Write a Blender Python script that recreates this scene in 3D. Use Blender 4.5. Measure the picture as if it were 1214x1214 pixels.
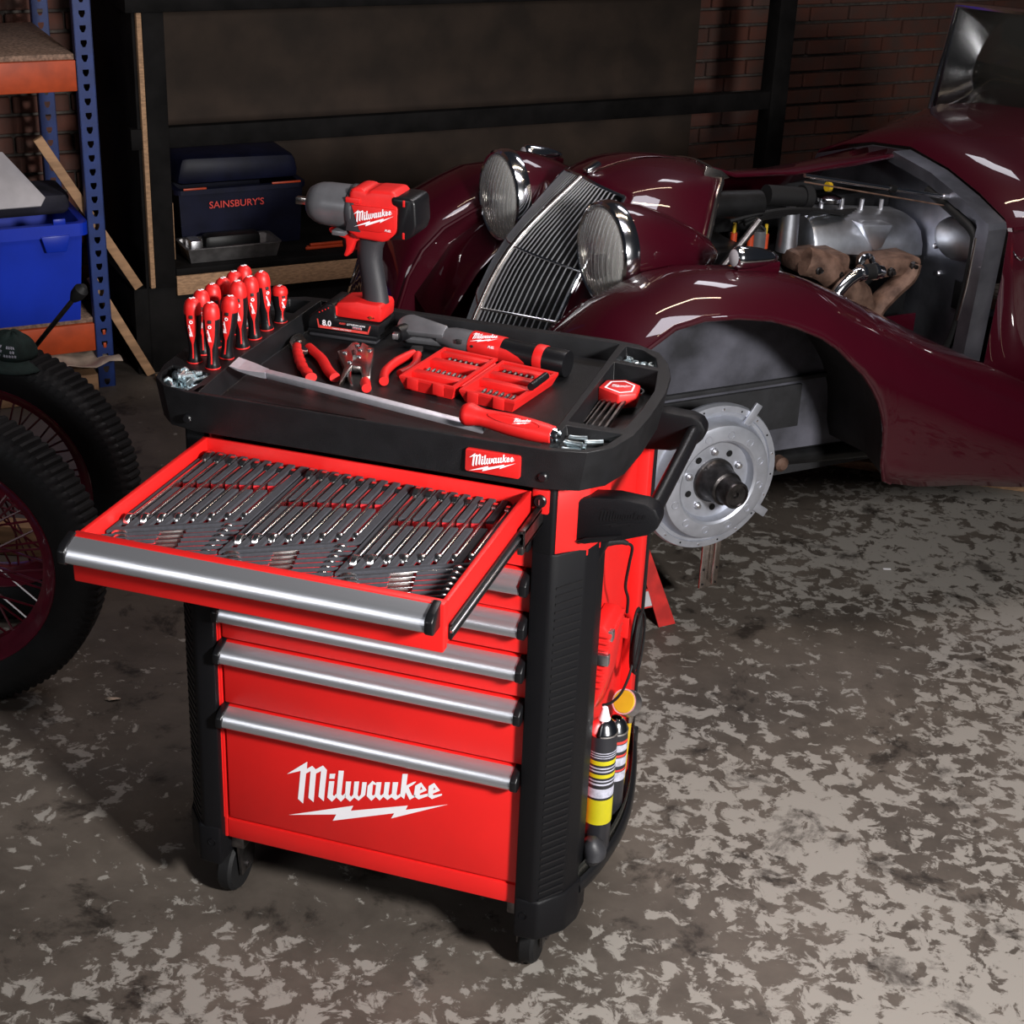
import bpy, bmesh, math, random
from mathutils import Vector, Matrix, Euler
from mathutils.geometry import tessellate_polygon

for _o in list(bpy.data.objects):
    bpy.data.objects.remove(_o)
SC = bpy.context.scene
COL = SC.collection
PI = math.pi
rnd = random.Random(7)

# ------------------------------------------------------------------ camera
cam_d = bpy.data.cameras.new('camera')
cam = bpy.data.objects.new('camera', cam_d)
COL.objects.link(cam)
SC.camera = cam
cam_d.sensor_width = 36.0
cam_d.lens = 57.49
cam_d.clip_start = 0.05
_yaw, _pit, _rol = -0.28862, 0.43997, 0.04420
_fw = Vector((math.sin(_yaw) * math.cos(_pit), math.cos(_yaw) * math.cos(_pit), -math.sin(_pit)))
_rt = _fw.cross(Vector((0, 0, 1))).normalized()
_up = _rt.cross(_fw)
_r2 = _rt * math.cos(_rol) + _up * math.sin(_rol)
_u2 = -_rt * math.sin(_rol) + _up * math.cos(_rol)
_m = Matrix((_r2, _u2, -_fw)).transposed().to_4x4()
_m.translation = Vector((1.2199, -2.2857, 2.0955))
cam.matrix_world = _m

# ------------------------------------------------------------------ world, lights, exposure
W = bpy.data.worlds.new('workshop_ambient')
SC.world = W
W.use_nodes = True
W.node_tree.nodes['Background'].inputs[0].default_value = (0.55, 0.62, 0.8, 1)
W.node_tree.nodes['Background'].inputs[1].default_value = 0.02

def area(name, loc, target, sx, sy, power, color=(1, 1, 1), spread=180):
    l = bpy.data.lights.new(name, 'AREA')
    l.shape = 'RECTANGLE'
    l.size, l.size_y = sx, sy
    l.energy = power
    l.color = color
    l.spread = math.radians(spread)
    o = bpy.data.objects.new(name, l)
    COL.objects.link(o)
    o.location = loc
    d = Vector(target) - Vector(loc)
    o.rotation_euler = d.to_track_quat('-Z', 'Y').to_euler()
    return o

area('key_softbox', (2.75, -1.5, 2.15), (0.25, 0.1, 0.75), 0.36, 0.36, 112, (1.0, 0.98, 0.96), 130)
area('front_fill_softbox', (-0.9, -3.0, 2.2), (0.25, 0.0, 0.7), 1.2, 0.9, 19, (0.96, 0.97, 1.0))
area('car_softbox', tuple(Vector((0.75, 0.95, 2.9))), (0.75, 1.5, 0.9), 1.1, 0.55, 22, (0.93, 0.9, 1.0))
area('tube_lamp', tuple(Vector((0.55, 1.9, 3.05))), (0.75, 1.6, 0.9), 1.5, 0.05, 9, (1.0, 0.78, 0.55))
area('tube_lamp', tuple(Vector((1.2, 0.9, 3.05))), (1.0, 1.3, 0.9), 1.5, 0.05, 9, (1.0, 0.78, 0.55))
area('rear_softbox', (0.6, 3.3, 3.0), (0.5, 1.7, 0.9), 0.8, 0.35, 7, (0.93, 0.92, 1.0))

SC.view_settings.view_transform = 'Standard'
SC.view_settings.look = 'None'
SC.view_settings.exposure = 0.0
SC.view_settings.gamma = 1.0
SC.view_settings.use_curve_mapping = False

# ------------------------------------------------------------------ materials
MATS = {}

def mat(name, col, rough=0.5, metal=0.0, coat=0.0, var=0.0, vscale=20.0, bump=0.0, bscale=200.0,
        col2=None, trans=0.0, emis=None, stretch=None, spec=0.5, coat_rough=0.03, alpha=1.0, rvar=0.0):
    m = bpy.data.materials.new(name)
    m.use_nodes = True
    nt = m.node_tree
    b = nt.nodes['Principled BSDF']
    b.inputs['Base Color'].default_value = (*col, 1)
    b.inputs['Roughness'].default_value = rough
    b.inputs['Metallic'].default_value = metal
    b.inputs['Coat Weight'].default_value = coat
    b.inputs['Coat Roughness'].default_value = coat_rough
    b.inputs['Transmission Weight'].default_value = trans
    b.inputs['Specular IOR Level'].default_value = spec
    b.inputs['Alpha'].default_value = alpha
    if emis:
        b.inputs['Emission Color'].default_value = (*emis[:3], 1)
        b.inputs['Emission Strength'].default_value = emis[3]
    if var > 0 or col2 or bump > 0 or rvar > 0:
        g = nt.nodes.new('ShaderNodeNewGeometry')
        mp = nt.nodes.new('ShaderNodeMapping')
        nt.links.new(g.outputs['Position'], mp.inputs['Vector'])
        if stretch:
            mp.inputs['Scale'].default_value = stretch
    if var > 0 or col2:
        n = nt.nodes.new('ShaderNodeTexNoise')
        n.inputs['Scale'].default_value = vscale
        n.inputs['Detail'].default_value = 6
        nt.links.new(mp.outputs[0], n.inputs['Vector'])
        r = nt.nodes.new('ShaderNodeValToRGB')
        r.color_ramp.elements[0].position = 0.35
        r.color_ramp.elements[1].position = 0.65
        c2 = col2 if col2 else tuple(min(1, c * (1 + var)) for c in col)
        c1 = col if col2 else tuple(c * (1 - var) for c in col)
        r.color_ramp.elements[0].color = (*c1, 1)
        r.color_ramp.elements[1].color = (*c2, 1)
        nt.links.new(n.outputs['Fac'], r.inputs[0])
        nt.links.new(r.outputs[0], b.inputs['Base Color'])
        if rvar > 0:
            mr = nt.nodes.new('ShaderNodeMapRange')
            mr.inputs['To Min'].default_value = max(0, rough - rvar)
            mr.inputs['To Max'].default_value = min(1, rough + rvar)
            nt.links.new(n.outputs['Fac'], mr.inputs['Value'])
            nt.links.new(mr.outputs[0], b.inputs['Roughness'])
    if bump > 0:
        n2 = nt.nodes.new('ShaderNodeTexNoise')
        n2.inputs['Scale'].default_value = bscale
        n2.inputs['Detail'].default_value = 4
        nt.links.new(mp.outputs[0], n2.inputs['Vector'])
        bp = nt.nodes.new('ShaderNodeBump')
        bp.inputs['Strength'].default_value = bump
        bp.inputs['Distance'].default_value = 0.002
        nt.links.new(n2.outputs['Fac'], bp.inputs['Height'])
        nt.links.new(bp.outputs[0], b.inputs['Normal'])
    MATS[name] = m
    return m

mat('red_paint', (0.64, 0.010, 0.009), 0.42, var=0.05, vscale=6)
mat('red_plastic', (0.62, 0.012, 0.011), 0.45, var=0.06, vscale=40)
mat('black_plastic', (0.0045, 0.0045, 0.0055), 0.45, spec=0.18, bump=0.25, bscale=900)
mat('black_tray', (0.007, 0.007, 0.008), 0.42, spec=0.3, bump=0.3, bscale=700, var=0.2, vscale=30)
mat('black_satin', (0.006, 0.006, 0.007), 0.33, spec=0.35, bump=0.1, bscale=600)
mat('black_rubber', (0.007, 0.007, 0.0075), 0.6, spec=0.25, bump=0.3, bscale=400)
mat('dark_grey_plastic', (0.022, 0.022, 0.026), 0.5, bump=0.15, bscale=500)
mat('grey_plastic', (0.13, 0.13, 0.14), 0.34, metal=0.35, var=0.1, vscale=30)
mat('brushed_aluminium', (0.66, 0.67, 0.71), 0.33, metal=0.88, bump=0.06, bscale=60, stretch=(0.3, 8, 8))
mat('chrome', (0.84, 0.85, 0.88), 0.13, metal=1.0, var=0.03)
mat('bar_steel', (0.66, 0.64, 0.70), 0.48, metal=0.8, var=0.06, vscale=80)
mat('tool_chrome', (0.80, 0.79, 0.78), 0.24, metal=1.0, var=0.08, vscale=60)
mat('dark_steel', (0.16, 0.15, 0.15), 0.38, metal=1.0, var=0.3, vscale=60)
mat('steel', (0.62, 0.62, 0.65), 0.34, metal=1.0, var=0.12, vscale=50, bump=0.1, bscale=300)
mat('zinc', (0.62, 0.72, 0.76), 0.36, metal=1.0, var=0.15, vscale=120)
mat('nickel', (0.55, 0.50, 0.47), 0.24, metal=1.0, var=0.12, vscale=80)
mat('foam_dark', (0.032, 0.033, 0.041), 0.9, bump=0.4, bscale=500, var=0.15, vscale=200)
mat('foam_red', (0.55, 0.012, 0.02), 0.85, bump=0.4, bscale=500, var=0.2, vscale=200)
mat('white_print', (0.82, 0.80, 0.84), 0.5, var=0.02)
mat('red_print', (0.62, 0.05, 0.04), 0.6, var=0.1, vscale=50)
mat('black_print', (0.01, 0.01, 0.01), 0.6, var=0.1)
mat('car_maroon', (0.030, 0.0007, 0.0045), 0.45, spec=0.1, coat=1.0, var=0.06, vscale=5, coat_rough=0.02)
mat('dusty_underseal', (0.016, 0.016, 0.020), 0.85, col2=(0.092, 0.092, 0.115), vscale=6, bump=0.5, bscale=80)
mat('dark_underseal', (0.012, 0.012, 0.014), 0.8, var=0.4, vscale=15, bump=0.4, bscale=90)
mat('drum_silver', (0.48, 0.50, 0.56), 0.42, metal=0.75, var=0.08, vscale=30)
mat('greasy_steel', (0.06, 0.055, 0.055), 0.35, metal=0.9, var=0.5, vscale=40, bump=0.3, bscale=120)
mat('grille_chrome', (0.90, 0.91, 0.94), 0.36, metal=1.0, var=0.03)
mat('engine_aluminium', (0.55, 0.57, 0.62), 0.40, metal=1.0, var=0.18, vscale=18)
mat('firewall_aluminium', (0.30, 0.31, 0.36), 0.42, metal=1.0, var=0.35, vscale=7)
mat('engine_black', (0.006, 0.006, 0.0065), 0.42, spec=0.25, var=0.4, vscale=20)
mat('rusty_iron', (0.060, 0.030, 0.020), 0.7, metal=0.3, col2=(0.16, 0.092, 0.066), vscale=30, bump=0.6, bscale=120)
mat('lens_glass', (0.75, 0.75, 0.72), 0.07, alpha=0.22, bump=1.0, bscale=30, stretch=(5, 5, 0.15), spec=0.7)
mat('headlamp_reflector', (0.55, 0.51, 0.45), 0.25, metal=0.9, var=0.25, vscale=40, bump=1.0, bscale=22, stretch=(5, 5, 0.3))
mat('yellow_plastic', (0.50, 0.32, 0.01), 0.45, var=0.1)
mat('orange_plastic', (0.45, 0.05, 0.012), 0.45, var=0.1)
mat('tyre_rubber', (0.009, 0.009, 0.010), 0.55, spec=0.3, var=0.3, vscale=12, bump=0.25, bscale=150, rvar=0.12)
mat('wheel_maroon', (0.13, 0.008, 0.022), 0.3, coat=0.6, var=0.2, vscale=30)
mat('rack_blue', (0.004, 0.024, 0.14), 0.5, var=0.15, vscale=20)
mat('bin_blue', (0.002, 0.026, 0.40), 0.38, var=0.1, vscale=6)
mat('beam_orange', (0.42, 0.055, 0.01), 0.5, var=0.15, vscale=20)
mat('raw_timber', (0.33, 0.19, 0.10), 0.75, var=0.25, vscale=8, stretch=(1, 1, 6), bump=0.3, bscale=60)
mat('plywood', (0.34, 0.20, 0.11), 0.8, var=0.25, vscale=14, stretch=(4, 4, 14), bump=0.3, bscale=40)
mat('chipboard', (0.22, 0.14, 0.10), 0.85, var=0.4, vscale=90)
mat('dark_board', (0.035, 0.022, 0.015), 0.85, var=0.3, vscale=6)
mat('black_timber', (0.0045, 0.004, 0.004), 0.75, spec=0.12, var=0.5, vscale=10, bump=0.4, bscale=50)
mat('navy_crate', (0.004, 0.005, 0.018), 0.5, spec=0.25, var=0.25, vscale=15)
mat('pan_steel', (0.28, 0.27, 0.27), 0.38, metal=0.9, var=0.25, vscale=25)
mat('pale_sheet', (0.42, 0.40, 0.42), 0.45, var=0.12, vscale=12)
mat('dark_cloth', (0.012, 0.011, 0.022), 0.75, var=0.4, vscale=12, bump=0.5, bscale=40)
mat('green_cloth', (0.006, 0.018, 0.016), 0.85, var=0.3, vscale=60, bump=0.4, bscale=300)
mat('olive_metal', (0.055, 0.045, 0.035), 0.4, var=0.3, vscale=20)
mat('paper', (0.42, 0.33, 0.26), 0.85, var=0.2, vscale=20, bump=0.6, bscale=25)
mat('brick', (0.13, 0.045, 0.03), 0.9, col2=(0.09, 0.05, 0.04), vscale=9, bump=0.6, bscale=60)
mat('mortar', (0.10, 0.085, 0.075), 0.95, var=0.3, vscale=30, bump=0.4, bscale=80)
mat('jack_red', (0.42, 0.015, 0.012), 0.45, var=0.2, vscale=25)
mat('can_black', (0.02, 0.02, 0.024), 0.3, var=0.1)
mat('can_yellow', (0.50, 0.44, 0.01), 0.4, var=0.1)
mat('label_grey', (0.42, 0.42, 0.50), 0.5, var=0.2, vscale=120)
mat('smoked_plastic', (0.10, 0.10, 0.09), 0.08, trans=0.85, spec=0.5, var=0.05)
mat('brass', (0.62, 0.45, 0.16), 0.3, metal=1.0, var=0.1)
mat('bright_blue', (0.02, 0.20, 0.48), 0.4, var=0.1)
mat('joint_dirt', (0.018, 0.016, 0.014), 0.95, var=0.4, vscale=30)

def floor_material():
    m = bpy.data.materials.new('worn_painted_concrete')
    m.use_nodes = True
    nt = m.node_tree
    L = nt.links.new
    b = nt.nodes['Principled BSDF']
    g = nt.nodes.new('ShaderNodeNewGeometry')
    def noise(s, d, rough=0.6, dist=0.0):
        n = nt.nodes.new('ShaderNodeTexNoise')
        n.inputs['Scale'].default_value = s
        n.inputs['Detail'].default_value = d
        n.inputs['Roughness'].default_value = rough
        n.inputs['Distortion'].default_value = dist
        L(g.outputs['Position'], n.inputs['Vector'])
        return n
    def math_(op, a, bb):
        q = nt.nodes.new('ShaderNodeMath')
        q.operation = op
        for i, s in enumerate((a, bb)):
            if isinstance(s, (int, float)):
                q.inputs[i].default_value = s
            else:
                L(s, q.inputs[i])
        return q.outputs[0]
    big = noise(1.1, 3)
    fine = noise(21, 10, 0.66, 0.45)
    dirt = noise(3.2, 7, 0.65, 0.2)
    # paint remains where the fine flakes and the broad wear agree; more paint towards +x
    sep = nt.nodes.new('ShaderNodeSeparateXYZ')
    L(g.outputs['Position'], sep.inputs[0])
    grad = math_('MULTIPLY', sep.outputs[0], 0.06)
    s = math_('ADD', math_('ADD', math_('MULTIPLY', fine.outputs['Fac'], 0.75), math_('MULTIPLY', big.outputs['Fac'], 0.50)), grad)
    ramp = nt.nodes.new('ShaderNodeValToRGB')
    ramp.color_ramp.elements[0].position = 0.672
    ramp.color_ramp.elements[1].position = 0.705
    L(s, ramp.inputs[0])
    base = nt.nodes.new('ShaderNodeValToRGB')
    base.color_ramp.elements[0].position = 0.3
    base.color_ramp.elements[0].color = (0.046, 0.037, 0.030, 1)
    base.color_ramp.elements[1].position = 0.72
    base.color_ramp.elements[1].color = (0.118, 0.097, 0.080, 1)
    L(dirt.outputs['Fac'], base.inputs[0])
    mx = nt.nodes.new('ShaderNodeMix')
    mx.data_type = 'RGBA'
    L(ramp.outputs[0], mx.inputs[0])
    L(base.outputs[0], mx.inputs[6])
    mx.inputs[7].default_value = (0.26, 0.24, 0.215, 1)
    # dark oily blots
    oil = noise(5.5, 8, 0.7, 0.3)
    r2 = nt.nodes.new('ShaderNodeValToRGB')
    r2.color_ramp.elements[0].position = 0.36
    r2.color_ramp.elements[0].color = (0.28, 0.26, 0.25, 1)
    r2.color_ramp.elements[1].position = 0.44
    r2.color_ramp.elements[1].color = (1, 1, 1, 1)
    L(oil.outputs['Fac'], r2.inputs[0])
    mu = nt.nodes.new('ShaderNodeMix')
    mu.data_type = 'RGBA'
    mu.blend_type = 'MULTIPLY'
    mu.inputs[0].default_value = 1.0
    L(mx.outputs[2], mu.inputs[6])
    L(r2.outputs[0], mu.inputs[7])
    L(mu.outputs[2], b.inputs['Base Color'])
    b.inputs['Roughness'].default_value = 0.62
    bp = nt.nodes.new('ShaderNodeBump')
    bp.inputs['Strength'].default_value = 0.25
    bp.inputs['Distance'].default_value = 0.003
    L(s, bp.inputs['Height'])
    L(bp.outputs[0], b.inputs['Normal'])
    MATS['floor'] = m
floor_material()

# ------------------------------------------------------------------ builders
class MB:
    def __init__(self):
        self.bm = bmesh.new()

    def _v(self, pts):
        return [self.bm.verts.new(p) for p in pts]

    def face(self, vs):
        try:
            return self.bm.faces.new(vs)
        except ValueError:
            return None

    def box(self, x0, x1, y0, y1, z0, z1, bev=0.0, M=None, seg=2):
        b = bmesh.new()
        bmesh.ops.create_cube(b, size=1.0)
        bmesh.ops.scale(b, vec=(x1 - x0, y1 - y0, z1 - z0), verts=b.verts)
        if bev > 0:
            bev = min(bev, 0.49 * min(abs(x1 - x0), abs(y1 - y0), abs(z1 - z0)))
            bmesh.ops.bevel(b, geom=list(b.edges), offset=bev, segments=seg, affect='EDGES', profile=0.5)
        bmesh.ops.translate(b, vec=((x0 + x1) / 2, (y0 + y1) / 2, (z0 + z1) / 2), verts=b.verts)
        self.merge(b, M)
        return self

    def merge(self, b, M=None):
        if M is not None:
            bmesh.ops.transform(b, matrix=M, verts=b.verts)
        mp = {}
        for v in b.verts:
            mp[v] = self.bm.verts.new(v.co)
        for f in b.faces:
            try:
                self.bm.faces.new([mp[v] for v in f.verts])
            except ValueError:
                pass
        b.free()

    def poly(self, rings, z, axis='z', flip=False):
        """flat face with holes; rings of 2-D points; axis gives the plane"""
        rr = [[Vector((p[0], p[1], 0)) for p in r] for r in rings]
        tris = tessellate_polygon(rr)
        flat = [p for r in rr for p in r]
        vs = self._v([self._ax(p.x, p.y, z, axis) for p in flat])
        for t in tris:
            self.face([vs[i] for i in (reversed(t) if flip else t)])
        return self

    @staticmethod
    def _ax(a, b, c, axis):
        if axis == 'z':
            return (a, b, c)
        if axis == 'y':
            return (a, c, b)
        return (c, a, b)

    def wall(self, ring, z0, z1, axis='z', ring1=None):
        """side strip between two levels of a closed ring"""
        a = self._v([self._ax(p[0], p[1], z0, axis) for p in ring])
        r1 = ring1 if ring1 else ring
        b = self._v([self._ax(p[0], p[1], z1, axis) for p in r1])
        n = len(ring)
        for i in range(n):
            self.face([a[i], a[(i + 1) % n], b[(i + 1) % n], b[i]])
        return self

    def prism(self, ring, z0, z1, axis='z', bev=0.0, M=None, seg=2):
        b = bmesh.new()
        lo = [b.verts.new(self._ax(p[0], p[1], z0, axis)) for p in ring]
        hi = [b.verts.new(self._ax(p[0], p[1], z1, axis)) for p in ring]
        n = len(ring)
        b.faces.new(lo)
        b.faces.new(hi)
        for i in range(n):
            b.faces.new([lo[i], lo[(i + 1) % n], hi[(i + 1) % n], hi[i]])
        bmesh.ops.recalc_face_normals(b, faces=b.faces)
        if bev > 0:
            bmesh.ops.bevel(b, geom=list(b.edges), offset=bev, segments=seg, affect='EDGES', profile=0.5)
        self.merge(b, M)
        return self

    def tube(self, pts, r, seg=10, cap=True, closed=False, flat=None):
        pts = [Vector(p) for p in pts]
        n = len(pts)
        rs = r if isinstance(r, (list, tuple)) else [r] * n
        rings = []
        up = None
        for i in range(n):
            if closed:
                d = (pts[(i + 1) % n] - pts[i - 1])
            else:
                d = pts[min(i + 1, n - 1)] - pts[max(i - 1, 0)]
            d.normalize()
            if up is None:
                up = Vector((0, 0, 1)) if abs(d.z) < 0.9 else Vector((0, 1, 0))
            s = d.cross(up).normalized()
            up = s.cross(d).normalized()
            fx, fy = (1, 1) if flat is None else flat
            rings.append(self._v([pts[i] + s * math.cos(2 * PI * k / seg) * rs[i] * fx + up * math.sin(2 * PI * k / seg) * rs[i] * fy for k in range(seg)]))
        m = n if closed else n - 1
        for i in range(m):
            a, b = rings[i], rings[(i + 1) % n]
            for k in range(seg):
                self.face([a[k], a[(k + 1) % seg], b[(k + 1) % seg], b[k]])
        if cap and not closed:
            self.face(list(reversed(rings[0])))
            self.face(rings[-1])
        return self

    def lathe(self, prof, seg=32, M=None, closed=False, arc=None):
        """prof: (r, h) list, spun about local Z, then M"""
        M = M or Matrix()
        rings = []
        full = arc is None
        a0, a1 = (0, 2 * PI) if full else arc
        cnt = seg if full else seg + 1
        for (r, h) in prof:
            if r < 1e-6:
                rings.append(self._v([M @ Vector((0, 0, h))]))
            else:
                rings.append(self._v([M @ Vector((r * math.cos(a0 + (a1 - a0) * k / seg), r * math.sin(a0 + (a1 - a0) * k / seg), h)) for k in range(cnt)]))
        rng = range(len(prof)) if closed else range(len(prof) - 1)
        for i in rng:
            a, b = rings[i], rings[(i + 1) % len(prof)]
            for k in range(seg):
                k2 = (k + 1) % cnt if full else k + 1
                if len(a) == 1 and len(b) == 1:
                    continue
                if len(a) == 1:
                    self.face([a[0], b[k2], b[k]])
                elif len(b) == 1:
                    self.face([a[k], a[k2], b[0]])
                else:
                    self.face([a[k], a[k2], b[k2], b[k]])
        return self

    def grid(self, rows, closed_u=False):
        vr = [self._v(r) for r in rows]
        for i in range(len(vr) - 1):
            n = len(vr[i])
            for k in range(n if closed_u else n - 1):
                self.face([vr[i][k], vr[i][(k + 1) % n], vr[i + 1][(k + 1) % n], vr[i + 1][k]])
        return self

    def ball(self, c, r, seg=16, scale=(1, 1, 1), M=None):
        prof = [(r * math.sin(PI * i / (seg // 2)), -r * math.cos(PI * i / (seg // 2))) for i in range(seg // 2 + 1)]
        prof[0] = (0, -r)
        prof[-1] = (0, r)
        T = Matrix.Translation(c) @ (M or Matrix()) @ Matrix.Diagonal((*scale, 1))
        return self.lathe(prof, seg, T)

    def xform(self, M):
        bmesh.ops.transform(self.bm, matrix=M, verts=self.bm.verts)
        return self

    def map(self, fn):
        for v in self.bm.verts:
            v.co = Vector(fn(v.co))
        return self

    def obj(self, name, m, parent=None, smooth=True, angle=38, label=None, cat=None, group=None, kind=None,
            weld=True, local=False, solid=0.0, recentre=True):
        bm = self.bm
        if weld:
            bmesh.ops.remove_doubles(bm, verts=bm.verts, dist=1e-5)
        bmesh.ops.recalc_face_normals(bm, faces=bm.faces)
        c = Vector((0, 0, 0))
        if recentre and not local:
            xs = [v.co for v in bm.verts]
            lo = Vector((min(p.x for p in xs), min(p.y for p in xs), min(p.z for p in xs)))
            hi = Vector((max(p.x for p in xs), max(p.y for p in xs), max(p.z for p in xs)))
            c = Vector(((lo.x + hi.x) / 2, (lo.y + hi.y) / 2, lo.z))
            bmesh.ops.translate(bm, vec=-c, verts=bm.verts)
        me = bpy.data.meshes.new(name)
        bm.to_mesh(me)
        bm.free()
        if smooth:
            for p in me.polygons:
                p.use_smooth = True
            me.set_sharp_from_angle(angle=math.radians(angle))
        me.materials.append(MATS[m] if isinstance(m, str) else m)
        o = bpy.data.objects.new(name, me)
        COL.objects.link(o)
        o.location = c
        if parent is not None:
            o.parent = parent
            if not local:
                o.matrix_parent_inverse = wm(parent).inverted()
        if solid:
            md = o.modifiers.new('thickness', 'SOLIDIFY')
            md.thickness = solid
            md.offset = 0
        tag(o, label, cat, group, kind)
        return o

def wm(o):
    M = Matrix.LocRotScale(o.location, o.rotation_euler, o.scale)
    if o.parent:
        return wm(o.parent) @ o.matrix_parent_inverse @ M
    return M

def tag(o, label=None, cat=None, group=None, kind=None):
    if label:
        o['label'] = label
    if cat:
        o['category'] = cat
    if group:
        o['group'] = group
    if kind:
        o['kind'] = kind
    return o

def thing(name, label, cat, loc=(0, 0, 0), rotz=0.0, group=None, kind=None):
    o = bpy.data.objects.new(name, None)
    o.empty_display_size = 0.05
    COL.objects.link(o)
    o.location = loc
    o.rotation_euler = (0, 0, rotz)
    return tag(o, label, cat, group, kind)

def copy_tree(o, parent=None):
    c = o.copy()
    COL.objects.link(c)
    c.parent = parent
    for ch in list(o.children):
        copy_tree(ch, c)
    return c

def place(o, M):
    l, r, s = M.decompose()
    o.location = l
    o.rotation_mode = 'XYZ'
    o.rotation_euler = r.to_euler()

def frame(origin, xdir, zdir):
    """matrix with local x along xdir and local z along zdir (made orthogonal)"""
    z = Vector(zdir).normalized()
    x = Vector(xdir)
    x = (x - z * x.dot(z)).normalized()
    y = z.cross(x)
    M = Matrix((x, y, z)).transposed().to_4x4()
    M.translation = Vector(origin)
    return M

def rrect(x0, x1, y0, y1, r, n=5):
    out = []
    for cx, cy, a in ((x1 - r, y0 + r, -PI / 2), (x1 - r, y1 - r, 0), (x0 + r, y1 - r, PI / 2), (x0 + r, y0 + r, PI)):
        for i in range(n + 1):
            t = a + (PI / 2) * i / n
            out.append((cx + r * math.cos(t), cy + r * math.sin(t)))
    return out

def catmull(pts, n=6):
    pts = [Vector(p) for p in pts]
    out = []
    for i in range(len(pts) - 1):
        p0 = pts[max(i - 1, 0)]
        p1, p2 = pts[i], pts[i + 1]
        p3 = pts[min(i + 2, len(pts) - 1)]
        for k in range(n):
            t = k / n
            out.append(0.5 * ((2 * p1) + (p2 - p0) * t + (2 * p0 - 5 * p1 + 4 * p2 - p3) * t * t + (-p0 + 3 * p1 - 3 * p2 + p3) * t ** 3))
    out.append(pts[-1])
    return out

LOGO = [
 [[(-0.5000,0.0513), (-0.3687,0.1694), (-0.3725,0.1193), (-0.3383,0.1478), (-0.3166,0.1290), (-0.2703,0.1667), (-0.2456,0.1414), (-0.2576,0.0273), (-0.2674,-0.0827), (-0.3011,-0.0578), (-0.2829,0.1251), (-0.3147,0.1005), (-0.3326,-0.1050), (-0.3656,-0.0828), (-0.3489,0.1091), (-0.3778,0.0851), (-0.3996,-0.1318), (-0.4326,-0.1070), (-0.4125,0.0950)]],
 [[(-0.2284,0.1192), (-0.1930,0.1288), (-0.1989,0.0926), (-0.2317,0.0846)]],
 [[(-0.2327,0.0674), (-0.1994,0.0756), (-0.2106,-0.0219), (-0.2019,-0.0295), (-0.1886,-0.0091), (-0.1865,-0.0330), (-0.2162,-0.0723), (-0.2451,-0.0501)]],
 [[(-0.1724,0.1554), (-0.1398,0.1614), (-0.1566,-0.0060), (-0.1492,-0.0139), (-0.1317,0.0099), (-0.1296,-0.0187), (-0.1595,-0.0580), (-0.1887,-0.0336)]],
 [[(-0.1271,0.0910), (-0.0945,0.0990), (-0.1047,0.0021), (-0.0947,-0.0076), (-0.0816,0.0127), (-0.0750,0.1038), (-0.0447,0.1113), (-0.0546,0.0146), (-0.0468,0.0044), (-0.0338,0.0247), (-0.0253,0.1113), (0.0027,0.1182), (-0.0078,0.0263), (-0.0490,-0.0238), (-0.0751,-0.0075), (-0.1022,-0.0436), (-0.1340,-0.0198)]],
 [[(0.0385,0.1366), (0.0600,0.1251), (0.0593,0.1129), (0.0408,0.1132), (0.0346,0.0393), (0.0411,0.0337), (0.0518,0.0461), (0.0562,0.0278), (0.0313,-0.0041), (0.0023,0.0216), (0.0085,0.0956)]],
 [[(0.0622,0.1328), (0.0934,0.1405), (0.0841,0.0541), (0.0906,0.0471), (0.1068,0.0656), (0.1057,0.0426), (0.0822,0.0111), (0.0519,0.0355)]],
 [[(0.1135,0.1455), (0.1455,0.1534), (0.1355,0.0670), (0.1420,0.0599), (0.1569,0.0771), (0.1625,0.1576), (0.1956,0.1657), (0.1855,0.0795), (0.1933,0.0728), (0.2080,0.0899), (0.2091,0.0662), (0.1799,0.0386), (0.1550,0.0526), (0.1303,0.0261), (0.1048,0.0439)]],
 [[(0.2212,0.2291), (0.2528,0.2368), (0.2454,0.1566), (0.2894,0.1913), (0.3054,0.1976), (0.2897,0.1747), (0.2596,0.1458), (0.2803,0.0984), (0.2909,0.0962), (0.3000,0.1081), (0.2995,0.0912), (0.2668,0.0623), (0.2419,0.1079), (0.2331,0.0587), (0.2082,0.0755)]],
 [[(0.3345,0.1986), (0.3703,0.1542), (0.3266,0.1195), (0.3288,0.1096), (0.3812,0.1355), (0.3815,0.1189), (0.3209,0.0788), (0.2909,0.0939), (0.2991,0.1675)], [(0.3341,0.1700), (0.3441,0.1563), (0.3274,0.1436)]],
 [[(0.4132,0.2147), (0.4498,0.1716), (0.4064,0.1394), (0.4087,0.1295), (0.4607,0.1530), (0.4622,0.1429), (0.4009,0.1008), (0.3773,0.1155), (0.3802,0.1852)], [(0.4138,0.1850), (0.4224,0.1743), (0.4071,0.1634)]],
 [[(-0.4940,-0.2368), (-0.0817,-0.0667), (-0.0970,-0.1059), (0.2559,0.0201), (0.2435,-0.0130), (0.5000,0.0900), (0.1542,-0.0956), (0.1732,-0.0542), (-0.2118,-0.2058), (-0.1894,-0.1555)]],
]


def logo(name, parent, origin, xdir, normal, width, m='white_print', lift=0.0006, depth=0.0):
    """the brand script with its bolt, flat print a hair above a surface"""
    M = frame(origin, xdir, normal)
    b = MB()
    for poly in LOGO:
        b.poly([[(p[0] * width, p[1] * width) for p in r] for r in poly], lift)
    b.xform(M)
    return b.obj(name, m, parent, smooth=False, weld=False)

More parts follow.
